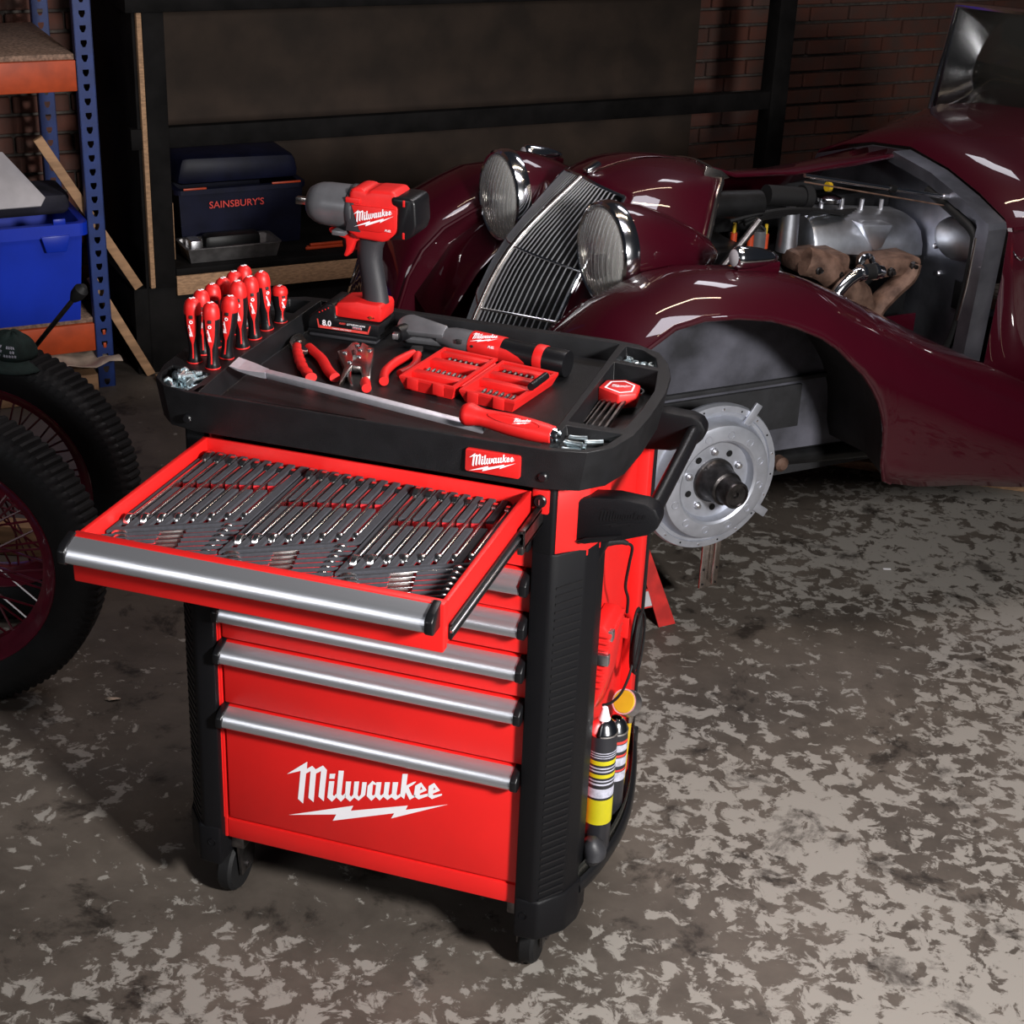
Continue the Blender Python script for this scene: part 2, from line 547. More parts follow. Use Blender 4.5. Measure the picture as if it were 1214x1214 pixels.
def text(name, s, parent, origin, xdir, normal, height, m, shear=0.0, bold=0.0, lift=0.0006, width=None):
    cu = bpy.data.curves.new('t', 'FONT')
    cu.body = s
    cu.size = 1.0
    cu.shear = shear
    cu.offset = bold
    cu.align_x = 'CENTER'
    cu.align_y = 'CENTER'
    cu.resolution_u = 3
    to = bpy.data.objects.new('t', cu)
    COL.objects.link(to)
    bpy.context.view_layer.update()
    me = bpy.data.meshes.new_from_object(to)
    bpy.data.objects.remove(to)
    b = MB()
    b.bm.from_mesh(me)
    bpy.data.meshes.remove(me)
    xs = [v.co.x for v in b.bm.verts]
    ys = [v.co.y for v in b.bm.verts]
    h = (max(ys) - min(ys)) or 1
    w = (max(xs) - min(xs)) or 1
    sy = height / h
    sx = (width / w) if width else sy
    cx, cy = (max(xs) + min(xs)) / 2, (max(ys) + min(ys)) / 2
    M = frame(origin, xdir, normal)
    for v in b.bm.verts:
        v.co = M @ Vector(((v.co.x - cx) * sx, (v.co.y - cy) * sy, lift))
    return b.obj(name, m, parent, smooth=False, weld=False)

# ================================================================== floor and wall
# car / room frame: u runs rearward along the car, v towards the cart side
AL = math.radians(44)
OX, OY = 0.227, 1.766
def CP(u, v, z):
    return Vector((OX + u * math.cos(AL) + v * math.sin(AL), OY + u * math.sin(AL) - v * math.cos(AL), z))
CU = Vector((math.cos(AL), math.sin(AL), 0))
CV = Vector((math.sin(AL), -math.cos(AL), 0))
CM = Matrix(((CU.x, CV.x, 0, OX), (CU.y, CV.y, 0, OY), (0, 0, 1, 0), (0, 0, 0, 1)))   # (u,v,z) -> world (mirrored basis)

FL = thing('floor', 'worn painted concrete slab floor', 'floor', (0, 0, 0), kind='structure')
del FL['category']
b = MB()
b.box(-7, 7, -7, 8, -0.12, -0.040)
b.obj('slab_bed', 'joint_dirt', FL, smooth=False)
th = math.radians(39)
B1 = Vector((math.cos(th), math.sin(th), 0))
A1 = Vector((math.sin(th), -math.cos(th), 0))
sl = MB()
sl.box(-0.4136, 0.4136, -0.4096, 0.4096, -0.040, 0)
slab0 = sl.obj('slab', 'floor', FL, local=True)
first = True
for i in range(-7, 6):
    for j in range(-6, 6):
        p = 1.515 + 0.83 * (i + 0.5)
        q = -0.207 + 0.822 * (j + 0.5)
        c = B1 * p + A1 * q
        if not (-3.6 < c.x < 4.2 and -2.6 < c.y < 5.6):
            continue
        o = slab0 if first else slab0.copy()
        if not first:
            COL.objects.link(o)
        first = False
        o.location = c
        o.rotation_euler = (0, 0, th)
        if c.x < 0.25:                     # joints filled flush on this side
            o.scale = (0.83 / 0.8272, 0.822 / 0.8192, 1)

WB = thing('wall_back', 'dark red brick workshop wall behind the shelving', 'wall', tuple(CP(1, -2.75, 0)), kind='structure')
del WB['category']
b = MB()
b.box(-4.5, 6.0, -3.0, -2.762, 0, 3.2)
b.map(lambda c: CP(*c))
b.obj('mortar_bed', 'mortar', WB, smooth=False)
bk = MB()
bk.box(-0.1045, 0.1045, -0.022, 0.014, -0.0305, 0.0305, 0.004, seg=1)
bk.xform(Matrix.Rotation(AL, 4, 'Z'))
brick0 = bk.obj('brick', 'brick', None, smooth=False, recentre=False)
brick0.parent = WB
brick0.matrix_parent_inverse = wm(WB).inverted()
rest = MB()
cnt = 0
for r in range(0, 42):
    z = 0.04 + r * 0.075
    for k in range(-18, 27):
        u = k * 0.219 + (0.11 if r % 2 else 0)
        if not (-4.4 < u < 5.9):
            continue
        dv = rnd.uniform(-0.004, 0.004)
        near = (0.52 < z < 1.6) and (-1.75 < u < 3.0)
        if near and cnt < 300:
            o = brick0 if cnt == 0 else brick0.copy()
            if cnt:
                COL.objects.link(o)
            o.location = CP(u, -2.755 + dv, z)
            cnt += 1
        else:
            rest.box(u - 0.1045, u + 0.1045, -2.78, -2.745 + dv, z - 0.0305, z + 0.0305)
rest.map(lambda c: CP(*c))
rest.obj('brickwork', 'brick', WB, smooth=False, kind='stuff')

# ================================================================== tool cart
CART = thing('tool_cart', 'red steel tool cart with black corner columns and its top drawer pulled open', 'tool cart', (0.28, 0.26, 0))
# --- body: back, far side, bottom, recessed side panel, frame strips
b = MB()
b.box(-0.09, 0.645, 0.475, 0.49, 0.17, 1.035)
b.box(-0.09, -0.075, 0.10, 0.49, 0.17, 1.035)
b.box(0.632, 0.645, 0.10, 0.49, 0.17, 1.035)
b.box(-0.09, 0.645, 0.055, 0.49, 0.17, 0.185)
b.obj('body_shell', 'red_paint', CART, smooth=False)
b = MB()
b.box(-0.040, -0.0075, 0.030, 0.10, 0.170, 1.03, 0.002)
b.box(-0.0075, 0.60, 0.030, 0.10, 0.170, 0.213, 0.003)
b.box(-0.0075, 0.60, 0.036, 0.10, 0.213, 0.2165)
b.obj('front_frame', 'red_paint', CART)
b = MB()
b.box(-0.020, -0.0125, 0.027, 0.032, 0.215, 1.0, 0.002)
b.obj('frame_fold', 'red_paint', CART)
# inner dark cavity behind the drawers
b = MB()
b.box(-0.074, 0.631, 0.44, 0.47, 0.19, 1.03)
b.obj('inner_back', 'black_satin', CART, smooth=False)
# --- right side: raised rear post in red with black edge, upper red corner
b = MB()
b.box(0.640, 0.668, 0.455, 0.492, 0.14, 1.03, 0.004)
b.obj('rear_post', 'red_paint', CART)
b = MB()
b.box(0.640, 0.672, 0.492, 0.505, 0.14, 1.03, 0.003)
b.obj('edge_trim', 'black_satin', CART)
b = MB()
b.prism([(0.611, 0.018), (0.655, 0.06), (0.668, 0.10), (0.668, 0.15), (0.648, 0.155), (0.611, 0.10)], 0.885, 1.032, bev=0.003)
b.obj('corner_panel', 'red_paint', CART)
# --- corner columns
def column(pts, z0, z1, parent, top_pts=None):
    bb = MB()
    bb.prism(pts, z0, z1, bev=0.004)
    if top_pts:
        bb.prism(top_pts, z1 - 0.004, 1.034, bev=0.003)
    return bb.obj('corner_column', 'black_plastic', parent)
colR = [(0.573, 0.015), (0.607, 0.012), (0.618, 0.018), (0.655, 0.06), (0.667, 0.095), (0.668, 0.142), (0.650, 0.150), (0.573, 0.10)]
topR = [(0.573, 0.0155), (0.607, 0.0125), (0.611, 0.018), (0.611, 0.10), (0.573, 0.10)]
cR = column(colR, 0.135, 0.902, CART, topR)
cL = column([(0.56 - x, y) for x, y in colR], 0.135, 0.902, CART, [(0.56 - x, y) for x, y in topR])
for mir in (1, -1):
    bb = MB()
    prs = [(0.645, 0.37), (0.668, 0.38), (0.668, 0.455), (0.645, 0.455)]
rb = MB()
rb.prism([(0, 0), (0.034, 0.0385), (0.034, 0.0405), (0, 0.003)], -0.0018, 0.0018)
rb.map(lambda c: (c.x, c.y, c.z + 0.10 * c.x))
ribme = None
for k in range(43):
    z = 0.84 - k * 0.0152
    for mir, par in ((1, cR), (-1, cL)):
        if ribme is None:
            o = rb.obj('rib', 'black_satin', None, smooth=False, recentre=False)
            ribme = o.data
        else:
            o = bpy.data.objects.new('rib', ribme)
            COL.objects.link(o)
        o.parent = par
        o.matrix_parent_inverse = wm(par).inverted()
        o.location = (0.6185, 0.0165, z) if mir == 1 else (0.56 - 0.6185, 0.0165, z)
        o.scale = (mir, 1, 1)
# boots and rear columns
for mx in (1, -1):
    X = (lambda x: x) if mx == 1 else (lambda x: 0.56 - x)
    bb = MB()
    bb.prism([(X(0.575), 0.010), (X(0.620), 0.012), (X(0.660), 0.058), (X(0.673), 0.098), (X(0.673), 0.150), (X(0.575), 0.150)], 0.112, 0.20, bev=0.006)
    boot = bb.obj('column_boot', 'black_plastic', CART)
    bb = MB()
    bb.lathe([(0, -0.003), (0.006, -0.003), (0.0075, 0), (0.0075, 0.004)], 16, frame((X(0.592), 0.013, 0.165), (1, 0, 0), (0, -1, 0)))
    bb.obj('bolt_cap', 'black_satin', boot)
b = MB()
b.box(-0.108, -0.085, 0.40, 0.50, 0.135, 1.03, 0.006)
b.obj('corner_column', 'black_plastic', CART)
b = MB()
b.box(-0.08, 0.64, 0.06, 0.49, 0.150, 0.172, 0.004)
b.obj('chassis', 'black_satin', CART)
# --- red lock tab
tab = MB().box(0.571, 0.600, 0.006, 0.016, 0.974, 1.018, 0.004).obj('lock_plate', 'red_paint', CART)
MB().lathe([(0, 0.004), (0.009, 0.004), (0.011, 0.002), (0.011, -0.004)], 20, frame((0.586, 0.004, 0.9985), (1, 0, 0), (0, -1, 0))).obj('lock_cylinder', 'black_satin', tab, label='black round lock cylinder')
MB().box(0.5852, 0.5868, -0.0022, -0.0004, 0.994, 1.003).obj('key_slot', 'steel', tab)

# --- casters
for (x, y) in ((-0.03, 0.10), (0.59, 0.10), (-0.03, 0.44), (0.59, 0.44)):
    cst = MB()
    cst.lathe([(0.012, -0.016), (0.052, -0.016), (0.058, -0.010), (0.058, 0.010), (0.052, 0.016), (0.012, 0.016)], 28, frame((x, y, 0.058), (0, 1, 0), (1, 0, 0)), closed=True)
    c = cst.obj('caster_wheel', 'black_rubber', CART)
    f = MB()
    f.prism([(y - 0.024, 0.045), (y + 0.024, 0.045), (y + 0.036, 0.128), (y - 0.036, 0.128)], x - 0.026, x - 0.021, axis='x')
    f.prism([(y - 0.024, 0.045), (y + 0.024, 0.045), (y + 0.036, 0.128), (y - 0.036, 0.128)], x + 0.021, x + 0.026, axis='x')
    f.box(x - 0.042, x + 0.042, y - 0.045, y + 0.045, 0.126, 0.152, 0.003)
    f.tube([(x - 0.03, y, 0.058), (x + 0.03, y, 0.058)], 0.009, 12)
    f.obj('fork', 'dark_steel', c)

# --- drawers
HP = [(0.036, 0.000), (0.010, 0.000), (0.003, 0.0015), (0.0005, 0.005), (0.0005, 0.009), (0.002, 0.0145), (0.0045, 0.0195), (0.008, 0.024), (0.012, 0.027), (0.036, 0.035)]
def drawer(y0, zh, zb, box_depth, label=None):
    """y0: plane of the handle front; zh: handle lower edge; zb: lower edge of the front plate"""
    zt = zh + 0.035
    d = MB()
    d.box(-0.0035, 0.5765, y0 + 0.030, y0 + 0.048, zb, zt, 0.003)
    yb = y0 + 0.048 + box_depth
    if box_depth > 0.3:
        zr = 1.019
        d.box(-0.0035, 0.0055, y0 + 0.046, yb, zb + 0.004, zr, 0.002)
        d.box(0.5655, 0.5745, y0 + 0.046, yb, zb + 0.004, zr, 0.002)
        d.box(-0.0035, 0.5745, yb - 0.006, yb, zb + 0.004, zr, 0.0015)
        d.box(0.0, 0.572, y0 + 0.046, yb, zb + 0.004, zb + 0.007)
    else:
        d.box(0.0, 0.572, y0 + 0.046, yb, zb + 0.004, zt - 0.008)
    D = d.obj('drawer', 'red_paint', CART, label=label)
    h = MB()
    a = h._v([(0.004, y0 + p[0], zh + p[1]) for p in HP])
    c = h._v([(0.5585, y0 + p[0], zh + p[1]) for p in HP])
    for i in range(len(HP) - 1):
        h.face([a[i], a[i + 1], c[i + 1], c[i]])
    h.face(a)
    h.face(list(reversed(c)))
    h.obj('handle', 'brushed_aluminium', D, angle=50, label='brushed aluminium pull handle')
    for x0, x1 in ((-0.0085, 0.004), (0.5585, 0.571)):
        e = MB()
        ring = [(y0 + 0.036, zh - 0.002), (y0 + 0.004, zh - 0.002), (y0 - 0.002, zh + 0.003), (y0 - 0.002, zh + 0.021), (y0 + 0.008, zh + 0.030), (y0 + 0.036, zh + 0.0385)]
        e.prism(ring, x0, x1, axis='x', bev=0.002)
        e.obj('handle_cap', 'black_satin', D)
    return D

hz = [0.905, 0.821, 0.740, 0.656, 0.570, 0.434]
bot = [0.862, 0.778, 0.697, 0.611, 0.474, 0.2175]
drawers = [drawer(0.0, z, zb, 0.10) for z, zb in zip(hz, bot)]
D1 = drawer(-0.454, 0.989, 0.947, 0.40, label='open top drawer')
logo('brand_lettering', drawers[-1], (0.2781, 0.030, 0.3293), (1, 0, 0), (0, -1, 0), 0.3174)
# slides of the open drawer
for x0, x1, sgn in ((0.5752, 0.5805, 1), (-0.0095, -0.0042, -1)):
    r = MB()
    r.box(x0, x1, -0.40, 0.10, 0.957, 0.962, 0.001)
    r.box(x0, x1, -0.40, 0.10, 0.977, 0.982, 0.001)
    r.box(x0, (x0 + x1) / 2, -0.40, 0.10, 0.960, 0.979)
    r.obj('slide_rail', 'black_satin', D1)
    r = MB()
    r.box(x0 + 0.001, x1 + 0.0015 * sgn, -0.40, 0.10, 0.9675, 0.9715, 0.001)
    r.obj('slide_runner', 'steel', D1, label='bright steel slide runner')
    r = MB()
    xa, xb = (x1 - 0.001, x1 + 0.009) if sgn > 0 else (x0 - 0.009, x0 + 0.001)
    r.box(xa, xb, -0.085, 0.10, 0.952, 0.960, 0.0015)
    r.box(xa, xb, -0.085, 0.10, 0.979, 0.987, 0.0015)
    r.box(xb - 0.003 if sgn > 0 else xa, xb if sgn > 0 else xa + 0.003, -0.085, 0.10, 0.954, 0.985)
    r.box(xa, xb, -0.093, -0.080, 0.946, 0.960, 0.002)
    r.obj('slide_carriage', 'dark_steel', D1)

# --- top tray
def ring_rev(r):
    return list(reversed(r))
outer = [(-0.022, -0.022), (0.60, -0.022), (0.66, -0.006), (0.694, 0.03), (0.712, 0.09), (0.718, 0.18), (0.718, 0.30), (0.708, 0.38), (0.690, 0.44), (0.662, 0.492), (0.615, 0.522), (0.56, 0.530),
         (0.0, 0.534), (-0.055, 0.528), (-0.10, 0.498), (-0.122, 0.44), (-0.128, 0.30), (-0.126, 0.16), (-0.120, 0.08), (-0.104, 0.022), (-0.072, -0.010)]
base = [(0.285 + (x - 0.285) * 0.975, 0.255 + (y - 0.255) * 0.985) for x, y in outer]
main = [(-0.006, -0.012), (0.585, -0.012), (0.588, 0.09), (0.582, 0.512), (-0.018, 0.516), (-0.018, 0.15), (-0.012, 0.06)]
mainf = [(0.002, 0.0), (0.577, 0.0), (0.578, 0.09), (0.574, 0.500), (-0.008, 0.505), (-0.008, 0.15), (-0.004, 0.06)]
binA = [(-0.105, 0.045), (-0.090, 0.012), (-0.060, -0.008), (-0.026, -0.012), (-0.024, 0.03), (-0.027, 0.072), (-0.106, 0.085)]
binB = [(0.598, 0.108), (0.690, 0.108), (0.697, 0.20), (0.697, 0.30), (0.680, 0.398), (0.597, 0.412)]
binC = [(0.600, 0.088), (0.600, -0.010), (0.655, 0.003), (0.680, 0.032), (0.694, 0.088)]
binD = [(0.596, 0.428), (0.676, 0.416), (0.662, 0.462), (0.630, 0.494), (0.596, 0.504)]
binE = [(-0.105, 0.425), (-0.034, 0.425), (-0.034, 0.505), (-0.075, 0.500), (-0.098, 0.470)]
t = MB()
ZT = 1.100
t.poly([outer, main, binA, binB, binC, binD, binE], ZT)
t.wall(outer, 1.094, ZT)
t.wall(outer, 1.094, 1.030, ring1=base)
t.poly([base], 1.030)
def bowl(ring, depth, inset=0.006):
    cx = sum(p[0] for p in ring) / len(ring)
    cy = sum(p[1] for p in ring) / len(ring)
    s = []
    for x, y in ring:
        d = math.hypot(x - cx, y - cy)
        k = (d - inset) / d
        s.append((cx + (x - cx) * k, cy + (y - cy) * k))
    t.wall(ring, ZT, ZT - depth, ring1=s)
    t.poly([s], ZT - depth)
t.wall(main, ZT, 1.0670, ring1=mainf)
t.poly([mainf], 1.0670)
bowl(binA, 0.030)
bowl(binB, 0.045)
bowl(binC, 0.016)
bowl(binD, 0.020)
bowl(binE, 0.040)
TRAY = t.obj('top_tray', 'black_tray', CART, angle=30)
bv = TRAY.modifiers.new('soft_edges', 'BEVEL')
bv.width = 0.0025
bv.segments = 2
bv.limit_method = 'ANGLE'
bv.angle_limit = math.radians(35)
for x in (-0.027 + 0.002, 0.595):
    MB().lathe([(0, 0.003), (0.006, 0.0025), (0.008, 0.0005), (0.008, -0.004)], 18, frame((x, -0.0215, 1.052), (1, 0, 0), (0, -1, 0))).obj('bolt_cap', 'black_satin', TRAY)
bd = MB()
bd.prism(rrect(0.468, 0.559, 1.0445, 1.0835, 0.004), -0.0265, -0.0195, axis='y', bev=0.0008)
badge = bd.obj('brand_badge', 'red_plastic', CART, label='red rectangular badge with white brand script')
logo('brand_lettering', badge, (0.5135, -0.0265, 1.0645), (1, 0, 0), (0, -1, 0), 0.078)

# --- side push handle
br = [(0.612, 0.985), (0.66, 1.001), (0.70, 1.006), (0.748, 1.004), (0.766, 0.998), (0.775, 0.983), (0.772, 0.964), (0.758, 0.949), (0.715, 0.932), (0.657, 0.915), (0.616, 0.912)]
bk_ = [(0.665, 1.022)] + [(x, z + 0.018) for x, z in br[2:9]] + [(0.665, 0.945)]
h1 = MB().prism(br, 0.045, 0.085, axis='y', bev=0.006).obj('handle_bracket', 'black_plastic', CART)
logo('embossed_script', h1, (0.713, 0.0445, 0.970), (1, 0, -0.06), (0, -1, 0), 0.085, m='black_satin', lift=0.0004)
MB().prism([(0.640, 0.921), (0.655, 0.930), (0.715, 0.945), (0.70, 0.935), (0.655, 0.919)], 0.038, 0.047, axis='y', bev=0.001).obj('bracket_lip', 'black_satin', h1)
h2 = MB().prism(bk_, 0.40, 0.438, axis='y', bev=0.006).obj('handle_bracket', 'black_plastic', CART)
MB().tube([(0.755, 0.080, 0.977), (0.755, 0.405, 0.995)], 0.0135, 20).obj('push_bar', 'black_satin', CART)
# --- power socket under the bracket
sk = MB()
sk.prism([(0.64, 0.855), (0.668, 0.862), (0.685, 0.915), (0.64, 0.915)], 0.10, 0.155, axis='y', bev=0.003)
sk.obj('power_socket', 'black_plastic', CART)
# --- cable hook on the side panel
hk = MB()
hk.box(0.644, 0.668, 0.335, 0.36, 0.605, 0.612)
hk.prism([(0.645, 0.590), (0.678, 0.590), (0.678, 0.632), (0.645, 0.632)], 0.333, 0.337, axis='y', bev=0.001)
hk.obj('cable_hook', 'red_paint', CART)
# --- lower side rack: shelf, bowed rail with smoked guard
sh = MB()
arc = [(0.645, 0.150), (0.668, 0.150), (0.690, 0.20), (0.702, 0.28), (0.700, 0.36), (0.684, 0.44), (0.668, 0.485), (0.645, 0.485)]
sh.prism(arc, 0.196, 0.202)
sh.obj('side_shelf', 'black_plastic', CART)
path = catmull([(0.668, 0.105, 0.18), (0.690, 0.17, 0.19), (0.706, 0.26, 0.205), (0.706, 0.34, 0.225), (0.690, 0.43, 0.25), (0.674, 0.488, 0.272)], 5)
rl = MB()
rl.tube([p for p in path], 0.014, 12, flat=(0.55, 1.25))
rl.obj('guard_rail', 'black_satin', CART)
gd = MB()
gd.grid([[(p.x - 0.003, p.y, p.z + 0.012) for p in path], [(p.x - 0.003, p.y, p.z + 0.045) for p in path]])
gd.obj('smoked_guard', 'smoked_plastic', CART, solid=0.002)
MB().box(0.664, 0.682, 0.470, 0.500, 0.245, 0.300, 0.004).obj('rail_clip', 'black_satin', CART)
MB().box(0.646, 0.6655, 0.452, 0.456, 0.235, 0.33, 0.001).obj('rail_stop', 'black_satin', CART)

# ------------------------------------------------------------------ charger, cables, cans on the side of the cart
CH = thing('battery_charger', 'red ribbed battery charger hung on the side of the cart', 'charger', (0.66, 0.2, 0.53))
c = MB()
c.prism([(0.6455, 0.53), (0.662, 0.53), (0.674, 0.57), (0.682, 0.66), (0.680, 0.690), (0.672, 0.700), (0.6455, 0.700)], 0.165, 0.262, axis='y', bev=0.006)
c.obj('case', 'red_plastic', CH)
for k in range(9):
    z = 0.685 - k * 0.013
    MB().box(0.6455, 0.684 - 0.0012 * k, 0.1585, 0.268, z - 0.003, z + 0.003, 0.0015).obj('fin', 'red_plastic', CH)
MB().box(0.664, 0.686, 0.167, 0.183, 0.672, 0.692, 0.002).obj('clip', 'steel', CH)
MB().box(0.660, 0.684, 0.155, 0.168, 0.628, 0.650, 0.002).obj('clip', 'steel', CH)

pts = catmull([(0.662, 0.128, 0.880), (0.684, 0.14, 0.884), (0.700, 0.15, 0.878), (0.707, 0.17, 0.862), (0.700, 0.19, 0.82), (0.690, 0.22, 0.76), (0.690, 0.25, 0.72), (0.684, 0.28, 0.675)], 6)
CB = thing('power_cord', 'black cord plugged in under the push handle running down the red side panel', 'cord', (0.66, 0.13, 0.68))
MB().tube(pts, 0.0028, 8).obj('cable', 'black_rubber', CB)
MB().tube([(0.666, 0.127, 0.886), (0.682, 0.138, 0.885), (0.694, 0.146, 0.882), (0.702, 0.152, 0.877)], [0.011, 0.008, 0.0055, 0.004], 12).obj('plug', 'black_rubber', CB)
coil = MB()
cp = []
for k in range(0, 4 * 24 + 1):
    a = 2 * PI * k / 24
    turn = k / 24
    cp.append((0.681 + 0.003 * math.sin(turn * 2.3) + 0.002 * turn, 0.385 + (0.028 + 0.004 * turn) * math.sin(a), 0.560 + (0.062 + 0.006 * math.sin(turn * 4)) * math.cos(a)))
cp += [tuple(p) for p in catmull([cp[-1], (0.688, 0.35, 0.53), (0.684, 0.30, 0.50), (0.676, 0.25, 0.50), (0.668, 0.21, 0.515)], 6)[1:]]
coil.tube(cp, 0.0027, 7)
coil.obj('coiled_cable', 'black_rubber', None, label='coil of black cable hanging from the red cable hook', cat='cable')

def spray_can(name, label, x, y, z0, r, h, bands, top, group=None):
    T = thing(name, label, 'can', (x, y, z0), group=group)
    M = Matrix.Translation((x, y, z0))
    MB().lathe([(0, 0), (r * 0.92, 0), (r, 0.004), (r, h), (r * 0.96, h + 0.003)], 28, M).obj('body', 'can_black', T)
    MB().lathe([(r * 1.02, h - 0.001), (r * 1.03, h + 0.003), (r * 0.98, h + 0.005), (r * 0.78, h + 0.017), (r * 0.5, h + 0.025), (r * 0.42, h + 0.026)], 28, M).obj('shoulder', 'chrome', T)
    if top:
        MB().lathe([(r * 0.44, h + 0.022), (r * 0.44, h + 0.026), (r * 0.30, h + 0.038), (r * 0.20, h + 0.050), (0, h + 0.052)], 18, M).obj('nozzle', 'white_print', T)
    for m, za, zb in bands:
        MB().lathe([(r + 0.0004, za), (r + 0.0004, zb)], 28, M).obj('label_band', m, T)
    return T
spray_can('spray_can', 'black spray can with yellow stripes and white nozzle in the side rack', 0.6735, 0.205, 0.2025, 0.0265, 0.262,
          [('can_yellow', 0.07, 0.125), ('label_grey', 0.130, 0.150), ('label_grey', 0.158, 0.162), ('label_grey', 0.166, 0.169), ('can_yellow', 0.174, 0.182), ('label_grey', 0.187, 0.190), ('label_grey', 0.194, 0.197), ('can_yellow', 0.202, 0.211), ('label_grey', 0.217, 0.219), ('label_grey', 0.222, 0.224), ('label_grey', 0.227, 0.229)], True)
spray_can('aerosol_can', 'slim black can with red and grey bands behind the spray can', 0.6780, 0.290, 0.2025, 0.024, 0.215,
          [('red_print', 0.195, 0.201), ('label_grey', 0.178, 0.193), ('red_print', 0.166, 0.171), ('label_grey', 0.146, 0.164), ('red_print', 0.134, 0.138), ('label_grey', 0.112, 0.132)], False)
BR = thing('round_scraper', 'round yellow-faced tool with silver rim standing in the side rack', 'tool', (0.683, 0.345, 0.2025))
Mb = frame((0.683, 0.335, 0.452), (1, 0.2, 0), (-0.25, -0.75, 0.55))
MB().lathe([(0, 0.008), (0.021, 0.008), (0.0222, 0.006), (0, 0.004)], 24, Mb).obj('yellow_face', 'yellow_plastic', BR)
MB().lathe([(0.0222, 0.006), (0.025, 0.006), (0.027, -0.018), (0.024, -0.020), (0, -0.020)], 24, Mb).obj('rim', 'steel', BR)
MB().tube([(0.690, 0.352, 0.442), (0.690, 0.352, 0.40)], [0.012, 0.007], 12).obj('ferrule', 'nickel', BR)
MB().tube([(0.690, 0.352, 0.40), (0.684, 0.345, 0.203)], 0.0055, 10).obj('stem', 'yellow_plastic', BR)
gl = MB()
gl.ball((0.684, 0.150, 0.235), 0.028, 14, (0.8, 0.9, 1.15))
gl.map(lambda c: (c.x + 0.004 * math.sin(c.z * 140), c.y + 0.003 * math.sin(c.z * 190 + c.x * 90), max(c.z, 0.2028)))
gl.obj('work_glove', 'dark_grey_plastic', None, label='crumpled dark grey glove in front of the spray can', cat='glove')

# ================================================================== foam inserts and wrenches in the open drawer
FT, FB = 0.998, 0.978
XI = [0.0082, 0.1946, 0.3802]
WI = [0.1846, 0.1838, 0.1834]
INS = ['tyre side of the drawer', 'middle of the drawer', 'slide-rail side of the drawer']
ORD = ['longest', 'second longest', 'third longest', 'fourth longest', 'fifth longest', 'sixth longest', 'seventh longest', 'shortest']
g_ = 0.0051

def wrench_mesh(L, R, t, name='w'):
    """combination wrench standing on edge: length along +Y from the ring end, thickness along X, flat side along YZ; z=0 at its lowest point"""
    b = MB()
    ri = R * 0.55
    b.lathe([(ri, -t / 2), (R * 0.94, -t / 2), (R, -t / 2 + 0.001), (R, t / 2 - 0.001), (R * 0.94, t / 2), (ri, t / 2)], 20, frame((0, R, R), (0, 1, 0), (1, 0, 0)), closed=True)
    hw = R * 0.60
    tw = t * 0.26
    b.box(-tw, tw, R * 1.75, L - 2.0 * R, R - hw, R + hw, 0.0012)
    Rh = R * 1.02
    cy = L - 1.35 * Rh
    ring = [(cy - 1.15 * Rh, R - hw), (cy - 0.5 * Rh, R - 0.95 * Rh), (cy + 0.6 * Rh, R - 0.92 * Rh), (cy + 1.30 * Rh, R - 0.62 * Rh), (cy + 1.30 * Rh, R - 0.40 * Rh), (cy + 0.1 * Rh, R - 0.42 * Rh),
            (cy - 0.15 * Rh, R), (cy + 0.1 * Rh, R + 0.42 * Rh), (cy + 1.05 * Rh, R + 0.45 * Rh), (cy + 1.05 * Rh, R + 0.66 * Rh), (cy + 0.5 * Rh, R + 0.93 * Rh), (cy - 0.5 * Rh, R + 0.95 * Rh), (cy - 1.15 * Rh, R + hw)]
    b.prism(ring, -t * 0.42, t * 0.42, axis='x')
    return b

